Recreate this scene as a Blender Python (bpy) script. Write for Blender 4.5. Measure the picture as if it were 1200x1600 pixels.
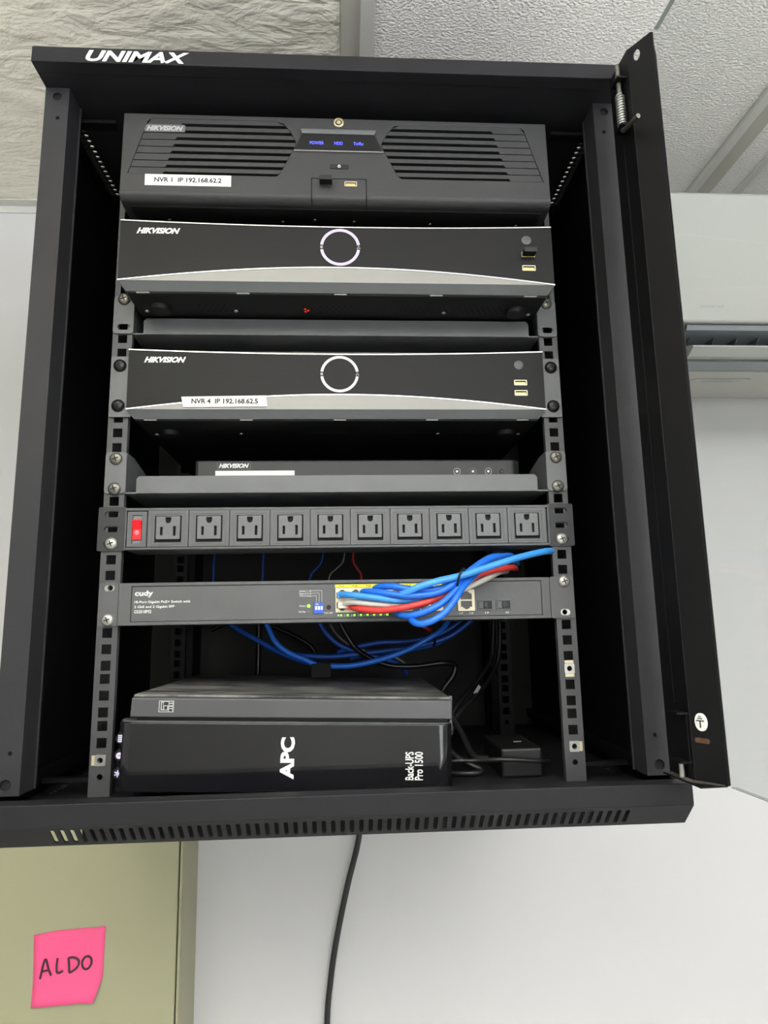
import bpy, math, random
from mathutils import Vector, Matrix
from mathutils.geometry import tessellate_polygon

# ------------------------------------------------------------------ camera, world, lights, exposure
# Scene lengths are written in millimetres of the rack: x to the right, y into the wall, z up from the
# lowest rack unit.  The rack's z = 0 hangs Z0 above the floor.
Z0 = 1450.0
sc = bpy.context.scene
col = sc.collection
for o in list(bpy.data.objects):
    bpy.data.objects.remove(o)

def W(x, y, z):
    return Vector((x / 1000, y / 1000, (z + Z0) / 1000))

cam_d = bpy.data.cameras.new('camera')
cam = bpy.data.objects.new('camera', cam_d)
col.objects.link(cam)
sc.camera = cam
cam_d.sensor_fit = 'VERTICAL'
cam_d.sensor_height = 36.0
cam_d.lens = 36.0 * 1033.06 / 1600
cam_d.clip_start = 0.02
_w = Vector((-0.1723, -0.0582, -0.0134))
_R = Matrix.Rotation(_w.length, 3, _w.normalized()) @ Matrix(((1, 0, 0), (0, 0, -1), (0, 1, 0)))
_M = (Matrix(((1, 0, 0), (0, -1, 0), (0, 0, -1))) @ _R).transposed().to_4x4()
_M.translation = W(4.48, -682.96, 128.12)
cam.matrix_world = _M

world = bpy.data.worlds.new('world')
sc.world = world
world.use_nodes = True
world.node_tree.nodes['Background'].inputs[0].default_value = (0.9, 0.95, 1.0, 1)
world.node_tree.nodes['Background'].inputs[1].default_value = 0.15

def area(name, x, y, z, sx, sy, energy, color=(0.965, 0.98, 1.0), rot=(0, 0, 0)):
    d = bpy.data.lights.new(name, 'AREA')
    d.shape = 'RECTANGLE'
    d.size, d.size_y = sx / 1000, sy / 1000
    d.energy = energy
    d.color = color
    o = bpy.data.objects.new(name, d)
    o.location = W(x, y, z)
    o.rotation_euler = rot
    col.objects.link(o)
    return o

CEIL = 865.0
area('overhead_downlight', -300, -1250, CEIL - 360, 900, 600, 4)
area('overhead_downlight', 900, -1250, CEIL - 360, 900, 600, 4)
# upward fill added to brighten the ceiling; no hanging fixtures are modelled
area('ceiling_fill', -300, -1250, CEIL - 340, 900, 600, 42, rot=(math.pi, 0, 0))
area('ceiling_fill', 900, -1250, CEIL - 340, 900, 600, 42, rot=(math.pi, 0, 0))
# frontal light added behind the camera, right of centre; the wall has no window
area('front_key_light', 1000, -3250, 250, 1700, 1000, 27, (0.96, 0.98, 1.0), (math.radians(90), 0, 0))

vs = sc.view_settings
vs.view_transform = 'Standard'
vs.look = 'None'
vs.gamma = 1.0
vs.use_curve_mapping = False
vs.exposure = 0.03
sc.cycles.use_denoising = True
sc.cycles.max_bounces = 8

# ------------------------------------------------------------------ materials
def srgb(r, g, b):
    f = lambda c: c / 12.92 if c <= 0.04045 else ((c + 0.055) / 1.055) ** 2.4
    return (f(r / 255), f(g / 255), f(b / 255))

MATS = {}
def mat(name, color, rough=0.5, metal=0.0, noise=0.0, nscale=60.0, bump=0.0, bscale=900.0, spec=0.5, emit=None, estr=0.0,
        stretch=None, coat=0.0):
    """a procedural surface: colour mottled by noise, optional fine relief"""
    m = bpy.data.materials.new(name)
    m.use_nodes = True
    nt = m.node_tree
    b = nt.nodes['Principled BSDF']
    b.inputs['Base Color'].default_value = (*color, 1)
    b.inputs['Roughness'].default_value = rough
    b.inputs['Metallic'].default_value = metal
    b.inputs['Specular IOR Level'].default_value = spec
    b.inputs['Coat Weight'].default_value = coat
    if emit:
        b.inputs['Emission Color'].default_value = (*emit, 1)
        b.inputs['Emission Strength'].default_value = estr
    tc = nt.nodes.new('ShaderNodeTexCoord')
    src = tc.outputs['Object']
    if stretch:
        mp = nt.nodes.new('ShaderNodeMapping')
        mp.inputs['Scale'].default_value = stretch
        nt.links.new(src, mp.inputs[0])
        src = mp.outputs[0]
    if noise:
        n = nt.nodes.new('ShaderNodeTexNoise')
        n.inputs['Scale'].default_value = nscale
        n.inputs['Detail'].default_value = 4
        nt.links.new(src, n.inputs[0])
        r = nt.nodes.new('ShaderNodeMapRange')
        r.inputs[1].default_value = 0.3
        r.inputs[2].default_value = 0.7
        r.inputs[3].default_value = 1 - noise
        r.inputs[4].default_value = 1 + noise
        nt.links.new(n.outputs[0], r.inputs[0])
        mx = nt.nodes.new('ShaderNodeVectorMath')
        mx.operation = 'SCALE'
        mx.inputs[0].default_value = color
        nt.links.new(r.outputs[0], mx.inputs['Scale'])
        nt.links.new(mx.outputs[0], b.inputs['Base Color'])
    if bump:
        n = nt.nodes.new('ShaderNodeTexNoise')
        n.inputs['Scale'].default_value = bscale
        n.inputs['Detail'].default_value = 2
        nt.links.new(src, n.inputs[0])
        bp = nt.nodes.new('ShaderNodeBump')
        bp.inputs['Strength'].default_value = bump
        bp.inputs['Distance'].default_value = 0.0006
        nt.links.new(n.outputs[0], bp.inputs['Height'])
        nt.links.new(bp.outputs[0], b.inputs['Normal'])
    MATS[name] = m
    return m

mat('powder_black', srgb(46, 46, 49), 0.5, spec=0.3, noise=0.08, nscale=25, bump=0.25, bscale=1500)
mat('cap_black', srgb(36, 36, 39), 0.5, spec=0.2, noise=0.08, nscale=25, bump=0.25, bscale=1500)
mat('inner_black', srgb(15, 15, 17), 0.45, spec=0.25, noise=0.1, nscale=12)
mat('back_grey', srgb(34, 33, 31), 0.7, noise=0.25, nscale=7)
mat('rail_grey', srgb(74, 75, 77), 0.45, noise=0.08, nscale=40, bump=0.2, bscale=1500)
mat('shelf_grey', srgb(100, 102, 104), 0.42, noise=0.06, nscale=30, bump=0.2, bscale=1500)
mat('plastic_dark', srgb(44, 45, 47), 0.45, noise=0.05, nscale=30, bump=0.3, bscale=2200)
mat('panel_brushed', srgb(26, 26, 27), 0.45, spec=0.2, noise=0.06, nscale=30, bump=0.15, bscale=300, stretch=(0.05, 1, 1))
mat('bevel_grey', srgb(92, 95, 96), 0.4, noise=0.04)
mat('chassis_black', srgb(14, 14, 15), 0.55, noise=0.1, nscale=20)
mat('silver', srgb(140, 139, 136), 0.42, metal=0.25, noise=0.02)
mat('chrome', srgb(205, 205, 203), 0.3, metal=0.9)
mat('zinc', srgb(180, 179, 173), 0.3, metal=0.55, noise=0.12, nscale=200)
mat('zinc_clip', srgb(214, 204, 172), 0.4, metal=0.3)
mat('screw_black', srgb(30, 30, 31), 0.3, metal=0.3)
mat('screw_grey', srgb(122, 120, 112), 0.35, metal=0.6, noise=0.2, nscale=300)
mat('gold', srgb(206, 180, 118), 0.3, metal=0.7)
mat('brass_pale', srgb(212, 200, 165), 0.3, metal=0.6)
mat('void', srgb(8, 8, 9), 0.8)
mat('print_white', srgb(232, 232, 230), 0.5)
mat('print_grey', srgb(170, 171, 172), 0.5)
mat('print_dark', srgb(28, 28, 30), 0.6)
mat('sticker_paper', srgb(238, 238, 232), 0.55, noise=0.015, nscale=60)
mat('pdu_grey', srgb(84, 86, 88), 0.4, noise=0.06, nscale=40)
mat('pdu_module', srgb(92, 93, 95), 0.42, noise=0.06, nscale=60, stretch=(1, 1, 0.1))
mat('pdu_socket', srgb(104, 106, 108), 0.42, noise=0.04)
mat('rocker_red', srgb(205, 24, 34), 0.25, emit=srgb(255, 20, 30), estr=0.12)
mat('rocker_glow', srgb(255, 110, 110), 0.25, emit=srgb(255, 90, 90), estr=0.7)
mat('switch_grey', srgb(88, 89, 90), 0.48, noise=0.05, nscale=40, bump=0.25, bscale=1500)
mat('dip_blue', srgb(50, 95, 215), 0.4)
mat('port_cream', srgb(225, 216, 186), 0.45, metal=0.1, noise=0.05, nscale=90)
mat('port_void', srgb(38, 36, 32), 0.6)
mat('label_yellow', srgb(232, 222, 40), 0.5, noise=0.05)
mat('led_green', srgb(120, 230, 60), 0.3, emit=srgb(150, 255, 60), estr=1.5)
mat('led_blue', srgb(80, 90, 255), 0.3, emit=srgb(70, 70, 255), estr=2.2)
mat('led_ring', srgb(175, 170, 185), 0.3, emit=srgb(212, 192, 248), estr=0.40)
mat('led_red', srgb(200, 40, 30), 0.3, emit=srgb(255, 50, 30), estr=0.8)
mat('ring_off', srgb(205, 206, 210), 0.4)
mat('ups_gloss', srgb(24, 24, 27), 0.1, noise=0.15, nscale=18, coat=0.5)
mat('ups_body', srgb(26, 26, 28), 0.5, noise=0.1, nscale=30)
mat('box_front', srgb(70, 71, 73), 0.42, noise=0.06, nscale=25)
mat('adapter_black', srgb(14, 14, 15), 0.5, noise=0.1, nscale=40)
mat('cable_blue', srgb(34, 112, 222), 0.32, noise=0.05, nscale=60)
mat('cable_pale', srgb(66, 152, 232), 0.32, noise=0.05, nscale=60)
mat('cable_deep', srgb(30, 82, 178), 0.4, noise=0.05, nscale=60)
mat('cable_red', srgb(214, 62, 58), 0.35, noise=0.05, nscale=60)
mat('cable_white', srgb(205, 202, 192), 0.4, noise=0.05, nscale=60)
mat('cable_black', srgb(14, 14, 15), 0.32, noise=0.08, nscale=60)
mat('cord_black', srgb(30, 30, 31), 0.4, noise=0.08, nscale=60)
mat('ac_white', srgb(190, 191, 186), 0.32, noise=0.01, nscale=8)
mat('ac_under', srgb(196, 195, 186), 0.4, noise=0.02, nscale=8)
mat('ac_dark', srgb(84, 88, 94), 0.5, noise=0.1, nscale=30)
mat('ac_strip', srgb(150, 155, 160), 0.4)
mat('note_pink', srgb(250, 92, 146), 0.6, noise=0.015, nscale=20)
mat('marker', srgb(70, 40, 55), 0.6)
mat('locker_olive', srgb(166, 165, 134), 0.45, noise=0.02, nscale=6)
mat('locker_gap', srgb(108, 108, 88), 0.6)
mat('grid_bar', srgb(206, 206, 200), 0.45, noise=0.02, nscale=10)
mat('grid_bar_beige', srgb(188, 186, 174), 0.5, noise=0.02, nscale=10)
mat('floor_tile', srgb(200, 200, 198), 0.4, noise=0.04, nscale=4)
mat('rust', srgb(84, 56, 36), 0.8, noise=0.4, nscale=300)
mat('dust_grey', srgb(78, 72, 66), 0.9, noise=0.4, nscale=60)

def dusty(name, base, dust, rough, scale, lo, hi, stretch=(1, 1, 1)):
    """dark surface with a broken film of settled dust"""
    m = mat(name, base, rough)
    nt = m.node_tree
    b = nt.nodes['Principled BSDF']
    tc = nt.nodes.new('ShaderNodeTexCoord')
    mp = nt.nodes.new('ShaderNodeMapping')
    mp.inputs['Scale'].default_value = stretch
    n = nt.nodes.new('ShaderNodeTexNoise')
    n.inputs['Scale'].default_value = scale
    n.inputs['Detail'].default_value = 7
    n.inputs['Roughness'].default_value = 0.65
    r = nt.nodes.new('ShaderNodeMapRange')
    r.inputs[1].default_value, r.inputs[2].default_value = lo, hi
    mx = nt.nodes.new('ShaderNodeMix')
    mx.data_type = 'RGBA'
    mx.inputs[6].default_value = (*base, 1)
    mx.inputs[7].default_value = (*dust, 1)
    nt.links.new(tc.outputs['Object'], mp.inputs[0])
    nt.links.new(mp.outputs[0], n.inputs[0])
    nt.links.new(n.outputs[0], r.inputs[0])
    nt.links.new(r.outputs[0], mx.inputs[0])
    nt.links.new(mx.outputs[2], b.inputs['Base Color'])
    return m
dusty('dusty_top', srgb(52, 52, 53), srgb(150, 149, 146), 0.6, 16, 0.4, 0.72, (1, 2.6, 1))
dusty('dusty_floor', srgb(30, 30, 31), srgb(110, 108, 104), 0.55, 30, 0.5, 0.8)
dusty('dusty_silver_top', srgb(86, 88, 90), srgb(150, 148, 143), 0.5, 40, 0.4, 0.65, (0.6, 1, 1))

def relief(name, color, rough, kind):
    m = mat(name, color, rough)
    nt = m.node_tree
    b = nt.nodes['Principled BSDF']
    tc = nt.nodes.new('ShaderNodeTexCoord')
    bp = nt.nodes.new('ShaderNodeBump')
    if kind == 'stucco':
        mp = nt.nodes.new('ShaderNodeMapping')
        mp.inputs['Scale'].default_value = (0.75, 1, 1)
        nt.links.new(tc.outputs['Object'], mp.inputs[0])
        n = nt.nodes.new('ShaderNodeTexNoise')
        n.inputs['Scale'].default_value = 330
        n.inputs['Detail'].default_value = 4
        n.inputs['Distortion'].default_value = 0.15
        nt.links.new(mp.outputs[0], n.inputs[0])
        r = nt.nodes.new('ShaderNodeMapRange')
        r.inputs[1].default_value, r.inputs[2].default_value = 0.38, 0.62
        nt.links.new(n.outputs[0], r.inputs[0])
        nt.links.new(r.outputs[0], bp.inputs['Height'])
        bp.inputs['Strength'].default_value = 0.6
        bp.inputs['Distance'].default_value = 0.003
    elif kind == 'wrinkle':
        mp = nt.nodes.new('ShaderNodeMapping')
        mp.inputs['Scale'].default_value = (0.55, 1, 1)
        nt.links.new(tc.outputs['Object'], mp.inputs[0])
        w = nt.nodes.new('ShaderNodeTexNoise')
        w.inputs['Scale'].default_value = 7
        w.inputs['Detail'].default_value = 3
        nt.links.new(mp.outputs[0], w.inputs[0])
        add = nt.nodes.new('ShaderNodeVectorMath')
        add.operation = 'MULTIPLY_ADD'
        add.inputs[1].default_value = (0.05, 0.05, 0.05)
        nt.links.new(w.outputs[1], add.inputs[0])
        nt.links.new(mp.outputs[0], add.inputs[2])
        n = nt.nodes.new('ShaderNodeTexNoise')
        n.inputs['Scale'].default_value = 34
        n.inputs['Detail'].default_value = 4
        n.inputs['Roughness'].default_value = 0.6
        n.inputs['Distortion'].default_value = 0.25
        nt.links.new(add.outputs[0], n.inputs[0])
        nt.links.new(n.outputs[0], bp.inputs['Height'])
        bp.inputs['Strength'].default_value = 0.45
        bp.inputs['Distance'].default_value = 0.016
    elif kind == 'wall':
        n = nt.nodes.new('ShaderNodeTexNoise')
        n.inputs['Scale'].default_value = 9
        n.inputs['Detail'].default_value = 6
        nt.links.new(tc.outputs['Object'], n.inputs[0])
        nt.links.new(n.outputs[0], bp.inputs['Height'])
        bp.inputs['Strength'].default_value = 0.12
        bp.inputs['Distance'].default_value = 0.006
    nt.links.new(bp.outputs[0], b.inputs['Normal'])
    return m
relief('tile_stucco', srgb(240, 237, 232), 0.6, 'stucco')
relief('tile_wrinkle', srgb(236, 232, 217), 0.5, 'wrinkle')
relief('wall_paint', srgb(208, 208, 208), 0.5, 'wall')

def glass(name, tint, amount):
    m = bpy.data.materials.new(name)
    m.use_nodes = True
    nt = m.node_tree
    nt.nodes.clear()
    out = nt.nodes.new('ShaderNodeOutputMaterial')
    tr = nt.nodes.new('ShaderNodeBsdfTransparent')
    tr.inputs[0].default_value = (*tint, 1)
    gl = nt.nodes.new('ShaderNodeBsdfGlossy')
    gl.inputs['Roughness'].default_value = 0.03
    mx = nt.nodes.new('ShaderNodeMixShader')
    mx.inputs[0].default_value = amount
    nt.links.new(tr.outputs[0], mx.inputs[1])
    nt.links.new(gl.outputs[0], mx.inputs[2])
    nt.links.new(mx.outputs[0], out.inputs[0])
    MATS[name] = m
glass('door_glass', (0.90, 0.91, 0.905), 0.02)

# ------------------------------------------------------------------ mesh building
class MB:
    def __init__(self, xf=None):
        self.v, self.f, self.m, self.cur, self.xf = [], [], [], 0, xf
    def add(self, vs, fs):
        n = len(self.v)
        self.v += [tuple(p) for p in vs]
        self.f += [tuple(n + i for i in f) for f in fs]
        self.m += [self.cur] * len(fs)
        return self
    def box(self, x0, x1, y0, y1, z0, z1):
        vs = [(x, y, z) for x in (x0, x1) for y in (y0, y1) for z in (z0, z1)]
        return self.add(vs, [(0, 1, 3, 2), (4, 6, 7, 5), (0, 4, 5, 1), (2, 3, 7, 6), (0, 2, 6, 4), (1, 5, 7, 3)])
    def plate(self, loops, a, b, axis='y', f=None):
        """a sheet with holes: 2D loops (outline first), extruded from a to b along axis; f maps (u, v, w)"""
        if f is None:
            f = {'y': lambda u, v, w: (u, w, v), 'z': lambda u, v, w: (u, v, w), 'x': lambda u, v, w: (w, u, v)}[axis]
        pts = [p for L in loops for p in L]
        n = len(pts)
        tris = tessellate_polygon([[Vector((p[0], p[1], 0)) for p in L] for L in loops])
        vs = [f(p[0], p[1], a) for p in pts] + [f(p[0], p[1], b) for p in pts]
        fs = [tuple(t) for t in tris] + [tuple(i + n for i in reversed(t)) for t in tris]
        s = 0
        for L in loops:
            k = len(L)
            fs += [(s + i, s + (i + 1) % k, s + (i + 1) % k + n, s + i + n) for i in range(k)]
            s += k
        return self.add(vs, fs)
    def lathe(self, prof, c, axis='y', n=20):
        """profile (radius, height along axis) about centre c"""
        vs, fs = [], []
        for r, h in prof:
            for i in range(n):
                t = 2 * math.pi * i / n
                a, b = r * math.cos(t), r * math.sin(t)
                vs.append({'y': (c[0] + a, c[1] + h, c[2] + b), 'z': (c[0] + a, c[1] + b, c[2] + h), 'x': (c[0] + h, c[1] + a, c[2] + b)}[axis])
        for j in range(len(prof) - 1):
            for i in range(n):
                fs.append((j * n + i, j * n + (i + 1) % n, (j + 1) * n + (i + 1) % n, (j + 1) * n + i))
        fs.append(tuple(range(n)))
        fs.append(tuple((len(prof) - 1) * n + i for i in range(n)))
        return self.add(vs, fs)
    def tube(self, pts, r, n=10, sub=6):
        P = [Vector(p) for p in pts]
        if sub > 1 and len(P) > 2:
            Q = []
            for i in range(len(P) - 1):
                p0, p1, p2, p3 = P[max(i - 1, 0)], P[i], P[i + 1], P[min(i + 2, len(P) - 1)]
                for k in range(sub):
                    t = k / sub
                    Q.append(0.5 * ((2 * p1) + (p2 - p0) * t + (2 * p0 - 5 * p1 + 4 * p2 - p3) * t * t + (3 * p1 - p0 - 3 * p2 + p3) * t ** 3))
            Q.append(P[-1])
            P = Q
        vs, fs = [], []
        up = Vector((0.13, 0.31, 0.94))
        for i, p in enumerate(P):
            d = (P[min(i + 1, len(P) - 1)] - P[max(i - 1, 0)]).normalized()
            s = d.cross(up)
            if s.length < 1e-3:
                s = d.cross(Vector((1, 0, 0)))
            s.normalize()
            up = s.cross(d).normalized()
            for k in range(n):
                t = 2 * math.pi * k / n
                vs.append(p + r * (math.cos(t) * s + math.sin(t) * up))
        for i in range(len(P) - 1):
            for k in range(n):
                fs.append((i * n + k, i * n + (k + 1) % n, (i + 1) * n + (k + 1) % n, (i + 1) * n + k))
        fs.append(tuple(range(n)))
        fs.append(tuple((len(P) - 1) * n + k for k in range(n)))
        return self.add(vs, fs)
    def mesh(self, name, mats, origin, smooth=False):
        if isinstance(mats, str):
            mats = [mats]
        xf = self.xf or (lambda p: p)
        me = bpy.data.meshes.new(name)
        vv = [(Vector(xf(p)) - Vector(origin)) / 1000 for p in self.v]
        me.from_pydata([tuple(p) for p in vv], [], self.f)
        for m in mats:
            me.materials.append(MATS[m])
        me.polygons.foreach_set('material_index', self.m)
        if smooth:
            me.polygons.foreach_set('use_smooth', [True] * len(me.polygons))
        import bmesh
        bm = bmesh.new()
        bm.from_mesh(me)
        bmesh.ops.recalc_face_normals(bm, faces=bm.faces)
        bm.to_mesh(me)
        bm.free()
        if smooth:
            me.set_sharp_from_angle(angle=math.radians(40))
        me.update()
        return me
    def build(self, name, mats, parent=None, smooth=False, bevel=0.0, origin=None, seg=2, label=None):
        root = parent
        if origin is None:
            origin = ORIG[parent.name] if parent is not None else (0, 0, 0)
        me = self.mesh(name, mats, origin, smooth)
        o = bpy.data.objects.new(name, me)
        col.objects.link(o)
        ORIG[o.name] = tuple(origin)
        if parent is not None:
            o.parent = parent
        else:
            o.location = W(*origin)
        if bevel:
            b = o.modifiers.new('bevel', 'BEVEL')
            b.width = bevel / 1000
            b.segments = seg
            b.limit_method = 'ANGLE'
            b.angle_limit = math.radians(35)
        if label:
            o['label'] = label
        return o

ORIG = {}
def tag(o, label=None, category=None, group=None, kind=None):
    if label: o['label'] = label
    if category: o['category'] = category
    if group: o['group'] = group
    if kind: o['kind'] = kind
    return o
def thing(name, label, category, origin, group=None):
    o = bpy.data.objects.new(name, None)
    o.empty_display_size = 0.02
    o.location = W(*origin)
    col.objects.link(o)
    ORIG[o.name] = tuple(origin)
    return tag(o, label, category, group)
def place(name, me, parent, p, rot=None):
    """link shared mesh data as a part of parent at rack position p"""
    o = bpy.data.objects.new(name, me)
    col.objects.link(o)
    og = ORIG[parent.name]
    o.parent = parent
    o.location = Vector((p[0] - og[0], p[1] - og[1], p[2] - og[2])) / 1000
    if rot: o.rotation_euler = rot
    ORIG[o.name] = tuple(p)
    return o

def rect(x0, x1, z0, z1): return [(x0, z0), (x1, z0), (x1, z1), (x0, z1)]
def rrect(x0, x1, z0, z1, r, n=4):
    out = []
    for cx, cz, a in ((x1 - r, z0 + r, -90), (x1 - r, z1 - r, 0), (x0 + r, z1 - r, 90), (x0 + r, z0 + r, 180)):
        for i in range(n + 1):
            t = math.radians(a + 90 * i / n)
            out.append((cx + r * math.cos(t), cz + r * math.sin(t)))
    return out
def circ(x, z, r, n=16, rz=None):
    rz = rz or r
    return [(x + r * math.cos(2 * math.pi * i / n), z + rz * math.sin(2 * math.pi * i / n)) for i in range(n)]

def text_mb(body, x0, x1, z0, z1, y, shear=0.0, bold=0.0, rot=0, f=None, space=1.0):
    """flat lettering filling the box x0..x1, z0..z1 on the plane y, facing the room; rot=90 reads upwards"""
    c = bpy.data.curves.new('lettering', 'FONT')
    c.body = body
    c.size = 1.0
    c.shear = shear
    c.offset = bold
    c.space_character = space
    c.resolution_u = 3
    o = bpy.data.objects.new('lettering', c)
    me = bpy.data.meshes.new_from_object(o)
    vs = [tuple(v.co) for v in me.vertices]
    fs = [tuple(p.vertices) for p in me.polygons]
    bpy.data.objects.remove(o)
    bpy.data.meshes.remove(me)
    bpy.data.curves.remove(c)
    xs = [v[0] for v in vs]; ys = [v[1] for v in vs]
    a0, a1, b0, b1 = min(xs), max(xs), min(ys), max(ys)
    mb = MB()
    out = []
    for v in vs:
        u, w = (v[0] - a0) / (a1 - a0), (v[1] - b0) / (b1 - b0)
        if rot == 90:
            u, w = 1 - w, u
        X, Zz = x0 + u * (x1 - x0), z0 + w * (z1 - z0)
        out.append(f(X, Zz) if f else (X, y, Zz))
    mb.add(out, fs)
    return mb

U = 44.45
def hz(k): return (k // 3) * U + (6.35, 22.225, 38.1)[k % 3]

# shared small hardware, built about their own origin, heads towards the room (-y)
def screw_mesh(name, head, r=6.2, h=3.0):
    mb = MB()
    mb.lathe([(r, 0), (r, -h * .3), (r * .82, -h * .8), (r * .5, -h), (0.01, -h)], (0, 0, 0), 'y', 18)
    mb.cur = 1
    for a in (20, 110):
        t = math.radians(a)
        ca, sa = math.cos(t), math.sin(t)
        pts = [(-r * .5, -.55), (r * .5, -.55), (r * .5, .55), (-r * .5, .55)]
        mb.plate([[(p[0] * ca - p[1] * sa, p[0] * sa + p[1] * ca) for p in pts]], -h - .12, -h * .55, 'y')
    return mb.mesh(name, [head, 'void'], (0, 0, 0), True)
SCREW_ZINC = screw_mesh('screw_zinc', 'zinc')
SCREW_BLACK = screw_mesh('screw_black', 'screw_black', 6.8, 4.2)
SCREW_GREY = screw_mesh('screw_grey', 'screw_grey', 6.6, 3.2)
def cage_nut_mesh(side):
    mb = MB()
    mb.plate([rrect(-5.2, 5.2, -5.2, 5.2, 1.2), circ(0, 0, 2.7)], -1.6, 3, 'y')
    mb.cur = 1
    if side:
        mb.box(side * 5.3 if side > 0 else -8.2, 8.2 if side > 0 else -5.3, -1.2, 1.5, -4.6, 4.6)
    else:
        mb.box(-4.6, 4.6, -1.2, 1.5, 5.4, 8.2)
        mb.box(-4.6, 4.6, -1.2, 1.5, -8.2, -5.4)
    return mb.mesh('cage_nut', ['zinc', 'zinc_clip'], (0, 0, 0))

# ------------------------------------------------------------------ the room
WALL = 400.0
FL = -Z0
XL, XR, YF = -2300.0, 2600.0, -3300.0
def struct(name, mb, m, origin=None):
    return tag(mb.build(name, m, origin=origin or (0, 0, 0)), kind='structure')
struct('wall_back', MB().box(XL, XR, WALL, WALL + 100, FL, CEIL + 200), 'wall_paint', (0, WALL, FL))
struct('wall_front', MB().box(XL, XR, YF - 100, YF, FL, CEIL + 200), 'wall_paint', (0, YF, FL))
struct('wall_left', MB().box(XL - 100, XL, YF, WALL, FL, CEIL + 200), 'wall_paint', (XL, 0, FL))
struct('wall_right', MB().box(XR, XR + 100, YF, WALL, FL, CEIL + 200), 'wall_paint', (XR, 0, FL))
struct('floor', MB().box(XL, XR, YF, WALL, FL - 50, FL), 'floor_tile', (0, 0, FL))
ceiling = struct('ceiling', MB().box(XL, XR, YF, WALL, CEIL + 40, CEIL + 60), 'grid_bar', (0, 0, CEIL))
tcols = [(XL, -1797), (-1793, -1197), (-1193, -597), (-593, 4), (46, 602), (644, 1240), (1244, 1840), (1844, XR)]
trows = [(-800, WALL), (-2000, -804), (YF, -2004)]
for (x0, x1) in tcols:
    for (y0, y1) in trows:
        MB().box(x0, x1, y0, y1, CEIL, CEIL + 12).build('ceiling_tile', 'tile_wrinkle' if x1 < 10 else 'tile_stucco', ceiling, bevel=1.5)
for x0, x1, z, m in ((4, 29, CEIL - 3, 'grid_bar_beige'), (28, 46, CEIL - 7, 'grid_bar'), (602, 616, CEIL - 8, 'grid_bar'), (614, 644, CEIL - 3, 'grid_bar_beige'), (686, 700, CEIL - 3, 'grid_bar'),
                     (-600, -590, CEIL - 2, 'grid_bar_beige'), (-1200, -1190, CEIL - 2, 'grid_bar'), (1238, 1246, CEIL - 2, 'grid_bar')):
    MB().box(x0, x1, YF, WALL, z, CEIL + 13).build('grid_bar', m, ceiling, bevel=1.2)
struct('trim_1', MB().plate([[(WALL, CEIL - 14), (WALL - 3, CEIL - 14), (WALL - 4, CEIL - 2.5), (WALL - 22, CEIL - 2.5), (WALL - 22, CEIL - .5), (WALL, CEIL - .5)]], XL, 2.0, 'x'), 'grid_bar', (0, WALL, CEIL - 14))
struct('trim_2', MB().plate([[(WALL, CEIL - 14), (WALL - 3, CEIL - 14), (WALL - 4, CEIL - 2.5), (WALL - 22, CEIL - 2.5), (WALL - 22, CEIL - .5), (WALL, CEIL - .5)]], 46.0, XR, 'x'), 'grid_bar', (0, WALL, CEIL - 14))

# ------------------------------------------------------------------ the cabinet
cab = thing('server_cabinet', 'black steel wall-mounted rack cabinet with its glass door swung open', 'cabinet', (0, 160, -46))
CF = -100.0                                   # front of top and bottom caps
# top cap: front fascia, side fascias and a perforated sheet
perf = lambda sx, y0, n: [rrect(sx - 2.6, sx + 2.6, y0 + i * 8.6 - 2.4, y0 + i * 8.6 + 2.4, 2, 2) for i in range(n)]
tc = MB()
tc.plate([rect(-300, 300, CF, 390)] + perf(-285, -16, 15) + perf(285, -16, 15) + [circ(-292, -62, 2.6, 10), circ(-280, -62, 2.6, 10), circ(292, -62, 2.6, 10)], 683, 685, 'z')
tc.box(-300, -298.5, CF + 1.5, 390, 683, 699.5)
tc.box(298.5, 300, CF + 1.5, 390, 683, 699.5)
top = tc.build('top_cap', 'cap_black', cab)
MB().plate([[(CF + 14, 699.5), (CF - .5, 699.5), (CF - .5, 682.6), (CF + 14, 682.6), (CF + 14, 684), (CF + 1.5, 684), (CF + 1.5, 697.5), (CF + 14, 697.5)]], -300, 300, 'x').build('fascia', 'cap_black', top, bevel=.9)
text_mb('UNIMAX', -247.5, -147, 683.9, 696.6, CF - .75, shear=0.28, bold=0.035).build('brand_lettering', 'print_white', top, label='white slanted UNIMAX lettering')
# bottom cap: front lip, slotted chamfer, floor sheet
bc = MB()
lip_ = MB()
lip_.plate([[(CF, -9), (CF, -26.5), (CF + 2, -26.5), (CF + 2, -11), (CF + 16, -11), (CF + 16, -27), (CF + 18, -27), (CF + 18, -9)]], -300, 300, 'x')
bc.plate([rect(-300, 300, CF + 16, 390)] + perf(-285, 22, 11) + perf(285, 22, 11), -29, -27, 'z')
for a_, b_ in ((-300, -298.5), (298.5, 300)):
    bc.plate([[(CF + 1, -11), (CF + 1, -26.5), (CF + 19.4, -45.6), (390, -45.6), (390, -11)]], a_, b_, 'x')
bot = bc.build('bottom_cap', 'cap_black', cab)
lip_.build('front_lip', 'cap_black', bot, bevel=.9)
slots = [rrect(-237 + i * 7.85, -233.2 + i * 7.85, 4.5, 23.5, 1.5, 2) for i in range(62)]
ch = MB()
def chf(u, v, w): return (u, CF + v * 0.70 - w * .7, -26.5 - v * 0.70 - w * .7)
ch.plate([[(-300, 0), (300, 0), (300, 28), (-300, 28)]] + slots, 0, -1.5, f=chf)
ch.build('slotted_grille', 'cap_black', bot)
MB().box(-221, 290, CF + 32, 380, -46, -29.5).build('slot_blocker', 'inner_black', bot)  # dark box added behind the slots to stop light showing through
MB().plate([rect(-292, 292, CF + 18.5, -55)], -26.9, -26.2, 'z').build('floor_lining', 'dusty_floor', bot)

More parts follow.
